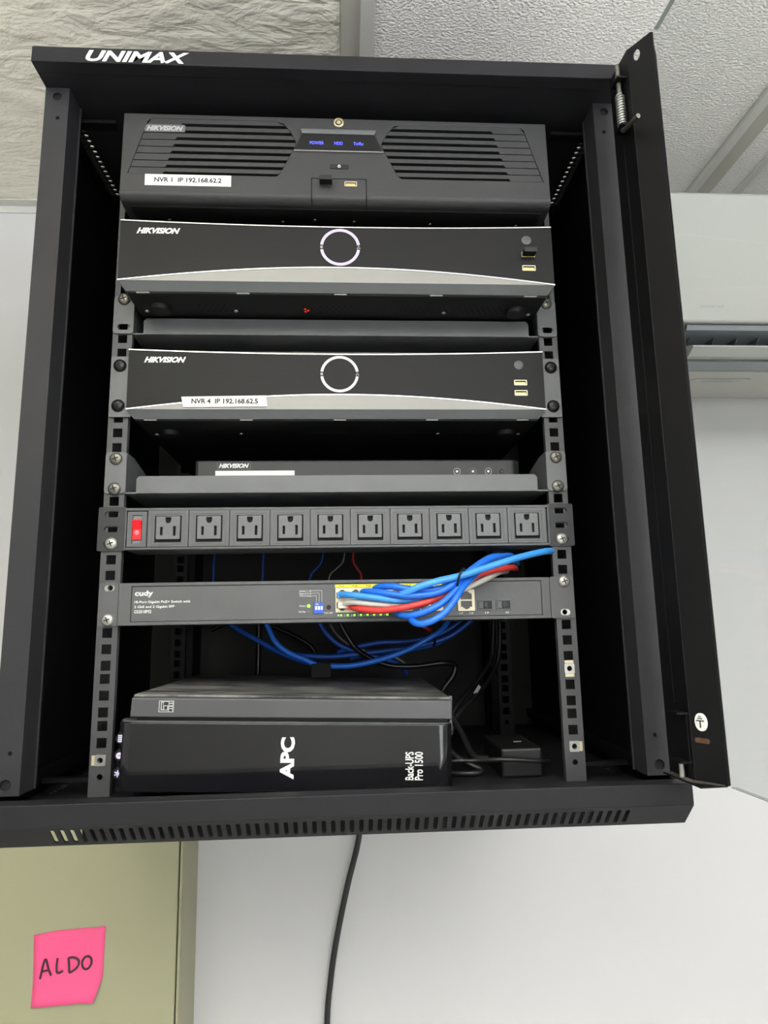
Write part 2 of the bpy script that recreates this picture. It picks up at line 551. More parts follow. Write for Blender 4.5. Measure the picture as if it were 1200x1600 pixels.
for s in (-1, 1):
    X = lambda a, b: (min(s * a, s * b), max(s * a, s * b))
    pm = MB()
    a, b = X(276, 300)
    holes = [circ(s * 288, 673, 4.6, 14), circ(s * 286, 648, 2.0, 10), circ(s * 286, 26, 2.0, 10), circ(s * 288, 0, 4.8, 14)]
    pm.plate([rect(a, b, -9, 683)] + holes, -67, -65, 'y')
    a, b = X(276, 277.5); pm.box(a, b, -65, -38, -9, 683)
    a, b = X(274.6, 277.5); pm.box(a, b, -40, -38, -9, 683)
    a, b = X(277, 298); pm.box(a, b, -40, -38, -9, 683)
    post = pm.build('frame_post', 'powder_black', cab)
    for (px, pz, r) in ((288, 673, 5.5), (286, 648, 3), (286, 26, 3), (288, 0, 5.8)):
        MB().lathe([(r, 0), (r, 3)], (s * px, -64.5, pz), 'y', 12).build('hole_plug', 'void', post)
    a, b = X(298, 299.5)
    MB().box(a, b, -64, 388, -27, 683).build('side_panel', 'inner_black', cab)
    # depth bars top and bottom that carry the rails
    for z0, z1, nm in ((671, 682, 'upper_depth_bar'), (-14, -3, 'lower_depth_bar')):
        bm_ = MB()
        a, b = X(288, 297); bm_.box(a, b, -36, 386, z0, z1)
        a, b = X(240, 297); bm_.box(a, b, -34, -22, z0, z0 + 4) if z0 > 0 else bm_.box(a, b, 4, 14, z0, z0 + 4)
        bm_.build('depth_bar', 'inner_black', cab)
    # front and rear rails with square holes
    for yr, front in ((0.0, True), (285.0, False)):
        rl = MB()
        a, b = X(222.5, 243)
        hs = [rect(s * 232.5 - 4.75, s * 232.5 + 4.75, hz(k) - 4.75, hz(k) + 4.75) for k in range(45)]
        rl.plate([rect(a, b, -27, 676)] + hs + [circ(s * 232.5, -9, 2.8, 12)], yr, yr + 2, 'y')
        a, b = X(241, 243); rl.box(a, b, yr + 2, yr + 42, -27, 676)
        a, b = X(222.5, 224); rl.box(a, b, yr + 2, yr + 7, -27, 676)
        r_o = rl.build('rack_rail', 'rail_grey' if front else 'inner_black', cab)
        if front:
            for k, sd in (((0, -1),) if s < 0 else ((0, 1), (5, 0))):
                place('cage_nut', cage_nut_mesh(sd), r_o, (s * 232.5, 0.2, hz(k)))
bk = MB()
bk.plate([rect(-298, 298, -27, 683)], 386, 388, 'y')
back = bk.build('back_panel', 'back_grey', cab)
# mounting ribs on the back panel
for x in (-236, 236):
    MB().box(x - 14, x + 14, 330, 386, -26, 683).build('rear_support', 'inner_black', cab)

# ------------------------------------------------------------------ the open door
DA = math.radians(3.0)
HX, HY = 301.0, -97.0
def dxf(p):
    # door-local: p = (u along the door from the hinge, t towards the inside, z)
    u, t, z = p
    return (HX + math.sin(DA) * u - math.cos(DA) * t, HY - math.cos(DA) * u - math.sin(DA) * t, z)
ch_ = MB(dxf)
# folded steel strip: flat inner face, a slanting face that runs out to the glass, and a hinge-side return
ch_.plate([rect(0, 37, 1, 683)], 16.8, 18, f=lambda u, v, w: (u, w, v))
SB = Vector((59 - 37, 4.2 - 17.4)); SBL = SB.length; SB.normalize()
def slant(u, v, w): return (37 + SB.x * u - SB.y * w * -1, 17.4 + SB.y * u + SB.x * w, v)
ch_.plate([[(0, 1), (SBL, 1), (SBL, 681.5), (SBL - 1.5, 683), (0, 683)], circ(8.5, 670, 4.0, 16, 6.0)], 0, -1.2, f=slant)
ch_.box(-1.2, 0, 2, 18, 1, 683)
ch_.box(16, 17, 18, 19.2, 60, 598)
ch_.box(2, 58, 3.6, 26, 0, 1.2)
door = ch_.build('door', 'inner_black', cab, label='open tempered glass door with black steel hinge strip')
MB(dxf).plate([[(54, 2), (62, 2), (62, 655), (60, 668), (54, 672)]], 3.6, 4.0, f=lambda u, v, w: (u, w, v)).build('painted_border', 'powder_black', door)
gp = MB(dxf)
gp.box(-4, 575, -1.0, 3.5, 1, 682)
gp.build('glass_pane', 'door_glass', door, label='clear glass pane')
# polished pane rims
rim = MB(dxf)
rim.box(62, 575, -0.9, 3.4, 0.4, 1.0)
rim.box(62, 575, -0.9, 3.4, 682.0, 682.5)
rim.box(575, 576, -0.9, 3.4, 1, 682)
mat('glass_rim', srgb(165, 172, 168), 0.25)
rim.build('pane_rim', 'glass_rim', door)
# spring-loaded hinge rod with its bent handle
hr = MB(dxf)
hr.tube([(25, 23, 676), (25, 23, 640), (26, 23, 606), (27, 23.4, 602), (31, 24, 599), (60, 28, 587), (64, 28.4, 585.5)], 2.3, 10, 4)
rod = hr.build('hinge_rod', 'screw_grey', door, smooth=True)
sp = MB(dxf)
sp.tube([(25.3 + 4.0 * math.cos(i * .52), 23 + 4.0 * math.sin(i * .52), 641 - i * .24) for i in range(140)], 0.85, 6, 1)
sp.build('spring', 'chrome', rod, smooth=True)
for z in (655, 603):
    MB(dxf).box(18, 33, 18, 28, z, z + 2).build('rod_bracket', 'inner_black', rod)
MB(dxf).lathe([(3.2, 0), (3.2, 5)], (25, 23, 657), 'z', 12).build('rod_collar', 'screw_grey', rod, smooth=True)
# lower hinge bracket, pin, earth badge
lb = MB(dxf)
lb.box(20, 34, 18, 19.2, 10, 54)
lb.box(18, 36, 18, 28, 52.5, 54)
lb.box(18, 36, 18, 28, 14, 15.5)
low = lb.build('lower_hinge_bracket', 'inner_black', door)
MB(dxf).lathe([(2.0, -4), (2.0, 9)], (27, 23, 6), 'z', 12).build('hinge_pin', 'zinc', low, smooth=True)
def onslant(u, v, w): return slant(u + 2.0, v, w)
badge = MB(dxf).plate([circ(8, 47.5, 4.7, 26, 7.0)], 1.4, 0.2, f=onslant).build('earth_badge', 'sticker_paper', door, label='round white badge with an earth symbol')
bs = MB(dxf)
for u0, u1, z0, z1 in ((7.6, 8.4, 43, 48), (4.8, 11.2, 48, 48.9), (6, 10, 49.8, 50.6), (7, 9, 51.4, 52.1)):
    bs.plate([rect(u0, u1, z0, z1)], 1.7, 1.3, f=onslant)
bs.build('earth_symbol', 'print_dark', badge)
MB(dxf).plate([rrect(1, 13, 31, 35, 1.8)], 0.5, 0.1, f=onslant).build('rust_stain', 'rust', door)
MB(dxf).plate([[(3, 19), (36, 19), (55, 5.5), (57.5, 5.5), (57, 9), (42, 25.5), (3, 25.5)]], 1.2, 1.6, f=lambda u, v, w: (u, v, w)).build('dust_film', 'dust_grey', door)

# ------------------------------------------------------------------ recorders
def rack_screws(root, me, spots, y):
    for x, k in spots:
        place('screw', me, root, (x, y, hz(k) if k < 60 else k))

def usb_port(parent, x, z, y, w=14.0, h=6.0):
    p = MB()
    p.plate([rrect(x - w / 2, x + w / 2, z - h / 2, z + h / 2, .8, 2), rect(x - w / 2 + .8, x + w / 2 - .8, z - h / 2 + .8, z + h / 2 - .8)], y - .3, y + 6, 'y')
    o = p.build('usb_port', 'brass_pale', parent)
    MB().box(x - w / 2 + 1.4, x + w / 2 - 1.6, y - .1, y + 5, z - h / 2 + .9, z + .5).build('usb_tongue', 'gold', o)
    MB().box(x - w / 2 + 1.4, x + w / 2 - 1.6, y + .3, y + 5, z + 1.3, z + h / 2 - .8).build('usb_shell_top', 'gold', o)
    MB().box(x - w / 2 + .7, x + w / 2 - .7, y + 4.5, y + 5.5, z - h / 2 + .7, z + h / 2 - .7).build('usb_well', 'void', o)
    return o

# --- topmost recorder with grilled front
r1 = thing('video_recorder', 'grey grille-fronted recorder with three blue status words, topmost in the rack', 'recorder', (1.5, 100, 545))
FY = -62.0
cx1 = 1.4
def mir(poly, s): return [(cx1 + s * (p[0] - cx1), p[1]) for p in poly]
gl_poly = [(-215, 590.5), (-197, 652), (-193, 655), (-66, 655), (-57, 652.5), (-50, 644), (-43.5, 631), (-44, 627), (-60, 593.5), (-64, 590.5)]
gR = mir(gl_poly, 1), mir(gl_poly, -1)
outer = [(-222, 570), (224.5, 570), (224, 660), (-221.5, 660)]
flap_hole = rect(-27.3, 29.6, 569.9, 589.3)
outer = [(-222, 570), (-27.3, 570), (-27.3, 589.3), (29.6, 589.3), (29.6, 570), (224.5, 570), (224, 660), (-221.5, 660)]
fp = MB()
fp.plate([outer, gR[0], gR[1]], FY, FY + 4, 'y')
front1 = fp.build('front_panel', 'plastic_dark', r1, bevel=.6)
# rounded lower edge of the bezel, either side of the flap
arc = [(FY + 9 - 9 * math.cos(t), 570 - 8 * math.sin(t)) for t in [math.radians(a) for a in range(0, 91, 15)]]
for a, b in ((-222, -27.6), (29.9, 224.5)):
    MB().plate([arc + [(FY + 40, 562), (FY + 40, 564), (FY + 10, 564), (FY + 4, 570)]], a, b, 'x').build('bezel_lip', 'plastic_dark', front1, smooth=True)
fl = MB()
fl.plate([[(FY + .4, 588.8), (FY + .4, 571)] + [(p[0] + .4, p[1]) for p in arc] + [(FY + 22, 561.4), (FY + 22, 588.8)]], -26.8, 29.1, 'x')
flap = fl.build('port_flap', 'plastic_dark', r1, smooth=True)
bm1 = MB()
bm1.box(-214, 217, FY + 12, 300, 561, 657)
body1 = bm1.build('chassis', 'chassis_black', r1)
MB().box(-222, -219, FY + 3, FY + 40, 566, 659.5).build('bezel_side', 'plastic_dark', front1)
MB().box(221.5, 224.2, FY + 3, FY + 40, 566, 659.5).build('bezel_side', 'plastic_dark', front1)
MB().box(-222, 224, FY + 3, FY + 40, 657.5, 660).build('bezel_top', 'plastic_dark', front1)
MB().box(-218, 220, FY + 14, FY + 15, 566, 657).build('grille_backing', 'void', front1)
# slats: eight on each side, thick at the outer end so only a hairline joint shows there
def span(poly, z):
    xs = []
    for i in range(len(poly)):
        (xa, za), (xb, zb) = poly[i], poly[(i + 1) % len(poly)]
        if (za - z) * (zb - z) <= 0 and za != zb:
            xs.append(xa + (z - za) / (zb - za) * (xb - xa))
    return min(xs), max(xs)
pitch = 64.5 / 8
for s in (1, -1):
    for i in range(8):
        zb = 590.5 + i * pitch
        zt = zb + pitch - .7
        zs = zb + 2.9
        if i == 7: zt = zb + pitch + .0
        L0, R0 = span(gl_poly, min(max(zb + .3, 590.7), 654)); L1, R1 = span(gl_poly, min(zt, 654.7))
        Ls, Rs = span(gl_poly, zs)
        tip = Ls + 36 - (0 if i < 6 else 0)
        poly = [(L0 + .5, zb + .2), (tip - 2, zb + .2), (tip, zs), (Rs - .2, zs), (R1 - .2, zt), (L1 + .5, zt)]
        MB().plate([mir(poly, s)], FY + .5, FY + 4.5, 'y').build('slat', 'plastic_dark', front1)
    bar = MB()
    for xx in (-150, -122, -94, -78):
        bar.box(*(sorted((cx1 + s * (xx - cx1) - .8, cx1 + s * (xx - cx1) + .8))), FY + 5, FY + 8, 592, 654)
    bar.build('grille_rib', 'chassis_black', front1)
# display
dp = MB()
dp.plate([[(-45.5, 620.4), (47.8, 620.4), (39.2, 640), (-37.4, 640)]], FY - 1.2, FY + 1, 'y')
disp = dp.build('status_display', 'panel_brushed', r1)
MB().plate([[(-37.4, 639.8), (39.2, 639.8), (41, 645.4), (-39.2, 645.4)]], FY - 2.6, FY + 1, 'y').build('display_ledge', 'bevel_grey', disp, bevel=.8)
MB().box(-45.6, 47.9, FY - 1.6, FY + .5, 619.6, 620.7).build('display_edge', 'silver', disp)
for w, a, b in (('POWER', -29, -14.3), ('HDD', -3.4, 5.4), ('Tx/Rx', 16.6, 27.4)):
    text_mb(w, a, b, 627.7, 631.4, FY - 1.4, bold=.02).build('status_word', 'led_blue', disp, label='glowing blue word ' + w)
lk = MB()
lk.lathe([(5.4, 0), (5.4, -2), (4.4, -2.6), (4.4, -1.4), (2.4, -1.4), (2.2, -2.2), (0.01, -2.2)], (1.3, FY, 654), 'y', 22)
lock = lk.build('key_lock', 'brass_pale', r1, smooth=True)
MB().lathe([(3.6, -1.5), (3.6, -1.45)], (1.3, FY, 654), 'y', 18).build('lock_ring', 'void', lock)
pb = MB().plate([rrect(-8, 11.2, 600.2, 605.4, 1.4)], FY - .8, FY + 1, 'y').build('power_button', 'screw_black', r1, bevel=.3)
ring = MB().plate([circ(1.5, 602.8, 1.6, 16), circ(1.5, 602.8, 1.0, 16)], FY - 1.1, FY - .9, 'y')
ring.box(1.2, 1.8, FY - 1.15, FY - .9, 602.8, 604.8)
ring.build('power_symbol', 'print_white', pb)
usb_port(r1, 13.4, 583.4, FY + .2, 13, 5.6)
text_mb('HIKVISION', -198, -160.5, 640.6, 646.6, FY + .2, shear=.35, bold=.045).build('brand_lettering', 'print_grey', front1)
MB().plate([rrect(-200, -158.5, 639.4, 648, 1)], FY + .3, FY + 1.2, 'y').build('brand_plate', 'bevel_grey', front1)
st1 = MB().plate([rect(-197, -109.8, 577.2, 589.7)], FY - .35, FY - .05, 'y').build('label_sticker', 'sticker_paper', r1, label='white address label')
text_mb('NVR 1  IP 192.168.62.2', -187.5, -119.5, 580.9, 586.4, FY - .5, bold=.03).build('sticker_text', 'print_dark', st1)
for x, y in ((-180, -28), (-60, -28), (-25, -32), (17, -30), (100, -28), (195, -28)):
    MB().lathe([(1.9, .2), (1.6, -.6), (0.01, -.6)], (x, y, 561), 'z', 10).build('base_screw', 'screw_grey', body1)
for x in (-186, 189):
    for y in (20, 260):
        MB().lathe([(11, 0), (10, -12.5)], (x, y, 561), 'z', 18).build('foot', 'chassis_black', r1, smooth=True)

# --- two slim-bezel recorders with a ring lamp
def slim_recorder(label, cx, fy, zb, ring_mat, ears, base, usbs, feet_y, depth):
    root = thing('video_recorder', label, 'recorder', (cx, fy + 160, base))
    hw = 222.5
    n = 28
    xs = [-hw + 2 * hw * i / n for i in range(n + 1)]
    bow = lambda x: 16.2 * (1 - (x / hw) ** 2) ** 1.0 * (1 - .12 * (x / hw) ** 2)
    sag = lambda x: -4.2 * (1 - (abs(x) / hw) ** 2)
    ztop = 66.5
    Xc = lambda L: [(cx + x, zb + z) for x, z in L]
    # dark face between the bottom crescent and the top line
    face = MB()
    face.plate([Xc([(x, bow(x) + .6) for x in xs] + [(x, ztop - 1.2 + sag(x)) for x in reversed(xs)])], fy, fy + 3, 'y')
    fo = face.build('front_panel', 'panel_brushed', root)
    cr = MB()
    cr.plate([Xc([(x, -.6) for x in xs] + [(x, bow(x) - .9) for x in reversed(xs)])], fy - 1.0, fy + 3, 'y')
    cro = cr.build('silver_crescent', 'silver', fo)
    ln = MB()
    ln.plate([Xc([(x, bow(x) - 1.0) for x in xs] + [(x, bow(x) + .2) for x in reversed(xs)])], fy - 1.6, fy + 3, 'y')
    ln.build('crescent_edge', 'chrome', fo)
    tl = MB()
    tl.plate([Xc([(x, ztop - 1.4 + sag(x)) for x in xs] + [(x, ztop - .3 + sag(x)) for x in reversed(xs)])], fy - .8, fy + 3, 'y')
    tl.build('top_edge_line', 'chrome', fo)
    tb = MB()
    vs, fs = [], []
    for i, x in enumerate(xs):
        vs += [(cx + x, fy + .2, zb + ztop + sag(x)), (cx + x * .997, fy + 9, zb + ztop + 1.6), (cx + x * .997, fy + 30, zb + ztop + 1.6), (cx + x, fy + 4, zb + ztop - 6)]
    for i in range(n):
        for k in range(3):
            fs.append((4 * i + k, 4 * i + k + 1, 4 * i + 5 + k, 4 * i + 4 + k))
    tb.add(vs, fs)
    tb.build('top_bevel', 'dusty_silver_top', fo)
    # lower bevel, narrower towards its lower edge
    lo = MB()
    A = [(-hw, fy - .6, -.6), (hw, fy - .6, -.6), (hw - 7, fy + 4.5, -9.4), (-hw + 7, fy + 4.5, -9.4)]
    Bk = [(-hw, fy + 40, -.6), (hw, fy + 40, -.6), (hw - 7, fy + 40, -9.4), (-hw + 7, fy + 40, -9.4)]
    lo.add([(cx + p[0], p[1], zb + p[2]) for p in A + Bk], [(0, 1, 2, 3), (4, 7, 6, 5), (0, 4, 5, 1), (3, 2, 6, 7), (1, 5, 6, 2), (0, 3, 7, 4)])
    lo.build('lower_bevel', 'bevel_grey', fo)
    bz = MB()
    for s in (-1, 1):
        a, b = sorted((cx + s * hw, cx + s * (hw - 2)))
        bz.box(a, b, fy + .5, fy + 40, zb - .5, zb + ztop - 1)
    bz.build('bezel_side', 'plastic_dark', fo)
    ub = zb - 10.5
    ch = MB()
    ch.box(cx - 215, cx + 215, fy + 8, fy + depth, ub, zb + ztop + .8)
    cho = ch.build('chassis', 'chassis_black', root)
    # little bright clips under the bezel
    for x in (-199, -99, 0, 99, 198):
        MB().box(cx + x - 6.5, cx + x + 6.5, fy + 5.4, fy + 7.6, ub - .1, ub + 1.6).build('bezel_clip', 'silver', cho)
    vh = MB()
    for g0 in (-148, -40, 60, 120):
        for i in range(9):
            for j in range(3):
                vh.lathe([(1.7, -.12), (1.7, .05)], (cx + g0 + i * 6.4 + (j % 2) * 3.2, feet_y - 6 + j * 6.2, ub), 'z', 6)
    tag(vh.build('vent_holes', 'void', cho), kind='stuff')
    sm = MB()
    for x, y in ((-206, feet_y + 8), (206, feet_y + 8), (112, feet_y + 6), (-112, feet_y + 6)):
        MB().lathe([(2.3, .2), (2.0, -.9), (0.01, -1.0)], (cx + x, y, ub), 'z', 12).build('base_screw', 'zinc', cho)
    for x in (-190, 190):
        for y in (feet_y, fy + depth - 40):
            MB().lathe([(11.5, 0), (11.5, -3), (10, -5), (0.01, -5)], (cx + x, y, ub), 'z', 22).build('foot', 'chassis_black', root, smooth=True)
    # ring lamp
    rcx, rcz, ro, ri = cx, zb + 39.2, 20.6, 17.6
    for a0, a1 in ((8, 172), (188, 352)):
        P = [math.radians(a0 + (a1 - a0) * i / 26) for i in range(27)]
        MB().plate([[(rcx + ro * math.cos(t), rcz + ro * math.sin(t)) for t in P] + [(rcx + ri * math.cos(t), rcz + ri * math.sin(t)) for t in reversed(P)]], fy - .35, fy + .5, 'y').build('ring_lamp', ring_mat, fo)
    MB().plate([rrect(rcx - 20.4, rcx - 17.8, rcz - 1.3, rcz + 1.3, .3, 2)], fy - .35, fy + .3, 'y').build('disk_icon', 'print_grey', fo)
    ic = MB()
    for dx, dz in ((0, .9), (-1.1, -.9), (1.1, -.9)):
        ic.lathe([(.75, -.35), (.75, .2)], (rcx + 19.1 + dx, fy, rcz + dz), 'y', 8)
    ic.build('network_icon', 'print_grey', fo)
    # round button, usb
    bt = MB().lathe([(5.2, .2), (5.2, -.5), (4.8, -.7), (0.01, -.7)], (cx + 195.4, fy, zb + 50.2), 'y', 22)
    bo = bt.build('power_button', 'pdu_grey', root, smooth=True)
    MB().plate([circ(cx + 195.4, zb + 50.2, 5.6, 22), circ(cx + 195.4, zb + 50.2, 5.1, 22)], fy - .15, fy + .3, 'y').build('button_gap', 'void', bo)
    for z in usbs:
        usb_port(root, cx + 196.4, zb + z, fy - .1)
    text_mb('HIKVISION', cx - 206.2, cx - 162.6, zb + 51.2, zb + 57.8, fy - .2, shear=.38, bold=.05).build('brand_lettering', 'print_white', fo)
    if ears:
        for s in (-1, 1):
            em = MB()
            a, b = sorted((s * 219, s * 242))
            zl, zh = zb - 7, zb + 60
            L = rrect(a, b, zl, zh, 1.5, 2)
            em.plate([L], -3.0, -1.0, 'y')
            eo = em.build('rack_ear', 'shelf_grey', root)
            for k in (24, 27):
                place('screw', SCREW_BLACK, root, (s * 232.5, -3, hz(k)))
    return root, fo
r2, f2 = slim_recorder('silver-edged black recorder with its ring lamp lit, under the grille-fronted one', 1.8, -57.0, 475.0, 'led_ring', False, 463, (18.8, 34.2), -20, 330)
r4, f4 = slim_recorder('silver-edged black recorder with unlit ring and white address label', 0.0, -8.0, 356.8, 'ring_off', True, 346, (18.5, 30.2), 41, 330)
st4 = MB().plate([[(-163.4, 358.2), (-76.2, 359.0), (-77.7, 371.1), (-165.7, 369.5)]], -10.2, -9.6, 'y').build('label_sticker', 'sticker_paper', r4, label='white address label')
text_mb('NVR 4  IP 192.168.62.5', -155, -86, 361.8, 367.6, -10.4, bold=.03).build('sticker_text', 'print_dark', st4)
lr = MB()
for dx, dz in ((0, 0), (3, -1.8), (0, -4.2)):
    lr.lathe([(1.2, -.4), (1.2, .1)], (-36 + dx, -14 + dz * 1.4, 464.4), 'z', 8)
lr.build('activity_light', 'led_red', r2)

# USB receivers plugged in
def dongle(label, x, z, y):
    d = thing('usb_dongle', label, 'dongle', (x, y, z - 3), None)
    MB().plate([rrect(x - 6.6, x + 6.6, z - 2.6, z + 2.6, .8, 2)], y - 9, y, 'y').build('cap', 'screw_black', d, bevel=.4)
    MB().box(x - 6, x + 6, y, y + 4, z - 2.2, z + 2.2).build('plug', 'gold', d)
dongle('black stub dongle plugged into the lit recorder below its round button', 198.2, 509.2, -58.2)
dongle('black stub dongle plugged into the grille-fronted recorder', -12.4, 583.8, -62.6)

# --- small recorder on the lower shelf
r5 = thing('video_recorder', 'small slim recorder resting on the lower shelf, half hidden by its lip', 'recorder', (20, 170, 268.8))
b5 = MB()
L5 = [(-161, 42), (-157, 40), (196, 40), (204, 46), (204, 290), (-161, 290)]
b5.plate([L5], 272, 313.5, 'z')
b5o = b5.build('chassis', 'plastic_dark', r5, bevel=2.0)
bp5 = MB().plate([rect(-136.4, -99.5, 302.6, 311.6), rect(-135.8, -100.1, 303.2, 311.0)], 39.4, 40.2, 'y').build('brand_frame', 'pdu_grey', r5)
text_mb('HIKVISION', -134.6, -101.5, 304.6, 309.8, 39.6, shear=.35, bold=.045).build('brand_lettering', 'print_white', r5)
MB().plate([rect(-138.2, -51.2, 286, 301.4)], 39.2, 39.7, 'y').build('label_sticker', 'sticker_paper', r5)
for x, s in ((131.4, 1), (149.6, .7), (167.2, 1)):
    MB().plate([circ(x, 299.6, 4.1, 20), circ(x, 299.6, 3.5, 20)], 39.5, 40.2, 'y').build('status_ring', 'print_grey' if s == 1 else 'pdu_socket', r5)
    MB().plate([rrect(x - 1.3, x + 1.3, 298.4, 300.8, .5, 2)], 39.4, 40.2, 'y').build('status_icon', 'print_white', r5)
MB().lathe([(2.6, 0), (2.0, -.8), (0.01, -.8)], (182.7, 40, 299.4), 'y', 12).build('infrared_window', 'screw_black', r5)
for x in (-140, 185):
    for y in (60, 270):
        MB().lathe([(8, 0), (7, -3.3)], (x, y, 272), 'z', 14).build('foot', 'chassis_black', r5)

# ------------------------------------------------------------------ shelves
def shelf(label, zb, screws, notch):
    root = thing('rack_shelf', label, 'shelf', (0, 120, zb))
    fl = MB()
    fl.box(-221, 221, 0, 300, zb, zb + 1.6)
    fo = fl.build('tray_floor', 'shelf_grey', root)
    MB().plate([[(-211, zb), (211, zb), (211, zb + 15.5), (208, zb + 18.6), (-208, zb + 18.6), (-211, zb + 15.5)]], -.8, .9, 'y').build('front_lip', 'shelf_grey', root, bevel=.6)
    for s in (-1, 1):
        sd = MB()
        a, b = sorted((s * 221, s * 222.6))
        sd.plate([[(-1, zb), (300, zb), (300, zb + 18), (150, zb + 18), (22, zb + 43), (-1, zb + 43)]], a, b, 'x')
        sd.build('side_wall', 'shelf_grey', root)
        e = MB()
        a, b = sorted((s * 221, s * 242.5))
        L = rrect(a, b, zb, zb + 43.6, 3.5, 3)
        hs = []
        for k in range(notch[0], notch[0] + 3, 2):
            if k not in screws:
                hs.append(rrect(s * 231.5 - 6.5, s * 231.5 + 6.5, hz(k) - 3.4, hz(k) + 3.4, 3.2, 3))
        e.plate([L] + hs, -2.4, -.6, 'y')
        e.build('rack_ear', 'shelf_grey', root)
        for k in screws:
            place('screw', SCREW_GREY, root, (s * 232, -2.4, hz(k)))
    return root
shelf('upper grey steel cantilever shelf below the lit ring recorder', 443.2, (32,), (30,))
shelf('lower grey steel cantilever shelf holding the small slim recorder', 268.2, (18, 20), (18,))

# ------------------------------------------------------------------ power strip
pdu = thing('power_strip', 'black rack-mount power strip with ten outlets and a red rocker switch', 'power strip', (0, 15, 209))
PY = -5.0
pb_ = MB()
pb_.box(-219, 219.5, PY + 4, 42, 209.2, 252.2)
pb_.box(-219, 219.5, PY, PY + 4, 249.4, 252.2)
pb_.box(-219, 219.5, PY, PY + 4, 209.2, 211.6)
pb_.box(-219, -217.4, PY, PY + 4, 211.6, 249.4)
pb_.box(217.9, 219.5, PY, PY + 4, 211.6, 249.4)
pb_.build('housing', 'pdu_grey', pdu, bevel=.5)
module_me = None
for i in range(10):
    x = -175.6 + i * 41.25
    if module_me is None:
        m_ = MB()
        m_.plate([rect(-20.2, 20.2, -18.6, 18.6), rect(-13.4, 13.4, -14.2, 13.2)], 0, 3, 'y')
        m_.plate([rect(-17, 17, -16.6, 16), rect(-16, 16, -15.6, 15)], -.5, 0.2, 'y')
        module_me = m_.mesh('outlet_module', 'pdu_module', (0, 0, 0))
        s_ = MB()
        gnd = [(-2.9, 11), (-2.9, 7.6)] + [(2.9 * math.cos(math.radians(a)), 7.6 + 2.9 * math.sin(math.radians(a))) for a in range(200, 345, 20)] + [(2.9, 7.6), (2.9, 11)]
        s_.plate([rrect(-11.9, 11.9, -11.6, 12, .8, 2), gnd, rect(-7.9, -5.2, -7.6, 1.2), rect(5, 7.8, -8.2, 1.8)], 0, 3, 'y')
        socket_me = s_.mesh('socket', 'pdu_socket', (0, 0, 0))
        w_ = MB().box(-13.6, 13.6, 2.6, 3.2, -14, 13)
        well_me = w_.mesh('socket_well', 'void', (0, 0, 0))
    o = place('outlet', module_me, pdu, (x, PY + .2, 230.8))
    place('socket_face', socket_me, o, (x, PY - .2, 231.4))
    place('socket_well', well_me, o, (x, PY + .2, 230.8))
sw = MB()
sw.plate([rect(-216.4, -197.2, 212.4, 248.4), rect(-211.6, -201.6, 215.6, 245)], PY + .1, PY + 3, 'y')
swo = sw.build('switch_frame', 'pdu_module', pdu)
MB().plate([rrect(-211.4, -201.8, 215.8, 244.8, .6, 2)], PY + 1.4, PY + 3, 'y').build('switch_plate', 'pdu_socket', swo)
rk = MB()
rk.plate([[(PY - 3.2, 239.6), (PY - .6, 230), (PY - .8, 219.2), (PY + 2, 219.2), (PY + 2, 239.6)]], -211, -202.2, 'x')
rko = rk.build('rocker', 'rocker_red', swo, bevel=.4)
MB().lathe([(2.6, -.9), (1.6, -1.7), (0.01, -1.9)], (-206.6, PY + .2, 226.8), 'y', 14).build('rocker_lamp', 'rocker_glow', swo, smooth=True)
for t_, z in (('ON', 241.4), ('OFF', 216.4)):
    text_mb(t_, -209.6, -203.6, z, z + 1.9, PY + 1.2).build('switch_word', 'print_grey', swo)
for s in (-1, 1):
    e = MB()
    a, b = sorted((s * 218.5, s * 246.5))
    hs = [rrect(s * 232.5 - 7.6, s * 232.5 + 7.6, z - 3.1, z + 3.1, 3, 3) for z in (215.9, 231.0, 246.4)]
    e.plate([rrect(a, b, 208.6, 253.8, 1.6, 2)] + hs, -2.4, -.6, 'y')
    eo = e.build('rack_ear', 'plastic_dark', pdu)
    place('screw', SCREW_ZINC, pdu, (s * 232.5, -2.4, 216.2))
MB().plate([rect(-168, -106, -2, 40)], 208.8, 209.15, 'z').build('rating_label', 'bevel_grey', pdu)

# ------------------------------------------------------------------ network switch
ns = thing('network_switch', 'grey rack network switch with cream ports and a bundle of patch cables', 'network switch', (-3, 80, 133.6))
SY = -3.0
nb = MB()
nb.plate([rect(-222.5, 216.5, 133.7, 176), rect(-209.8, 207.6, 137.2, 172.6)], SY, SY + 3, 'y')
nb.box(-222.5, 216.5, SY + 3, 180, 133.7, 176)
nb.build('housing', 'switch_grey', ns, bevel=.6)
MB().plate([rrect(-209.2, 207, 137.8, 172, .5, 2)], SY + .7, SY + 4, 'y').build('front_panel', 'switch_grey', ns)
FP = SY + .5
text_mb('cudy', -206.5, -188.6, 161.4, 168.4, FP, bold=.03).build('brand_lettering', 'print_white', ns)
for t_, a, b, z in (('18-Port Gigabit PoE+ Switch with', -206.5, -151.5, 155.0), ('2 GbE and 2 Gigabit SFP', -206.5, -167, 150.2), ('GS2018PS2', -206.5, -189.5, 145.8)):
    text_mb(t_, a, b, z, z + 3.2, FP, bold=.012).build('model_text', 'print_white', ns)
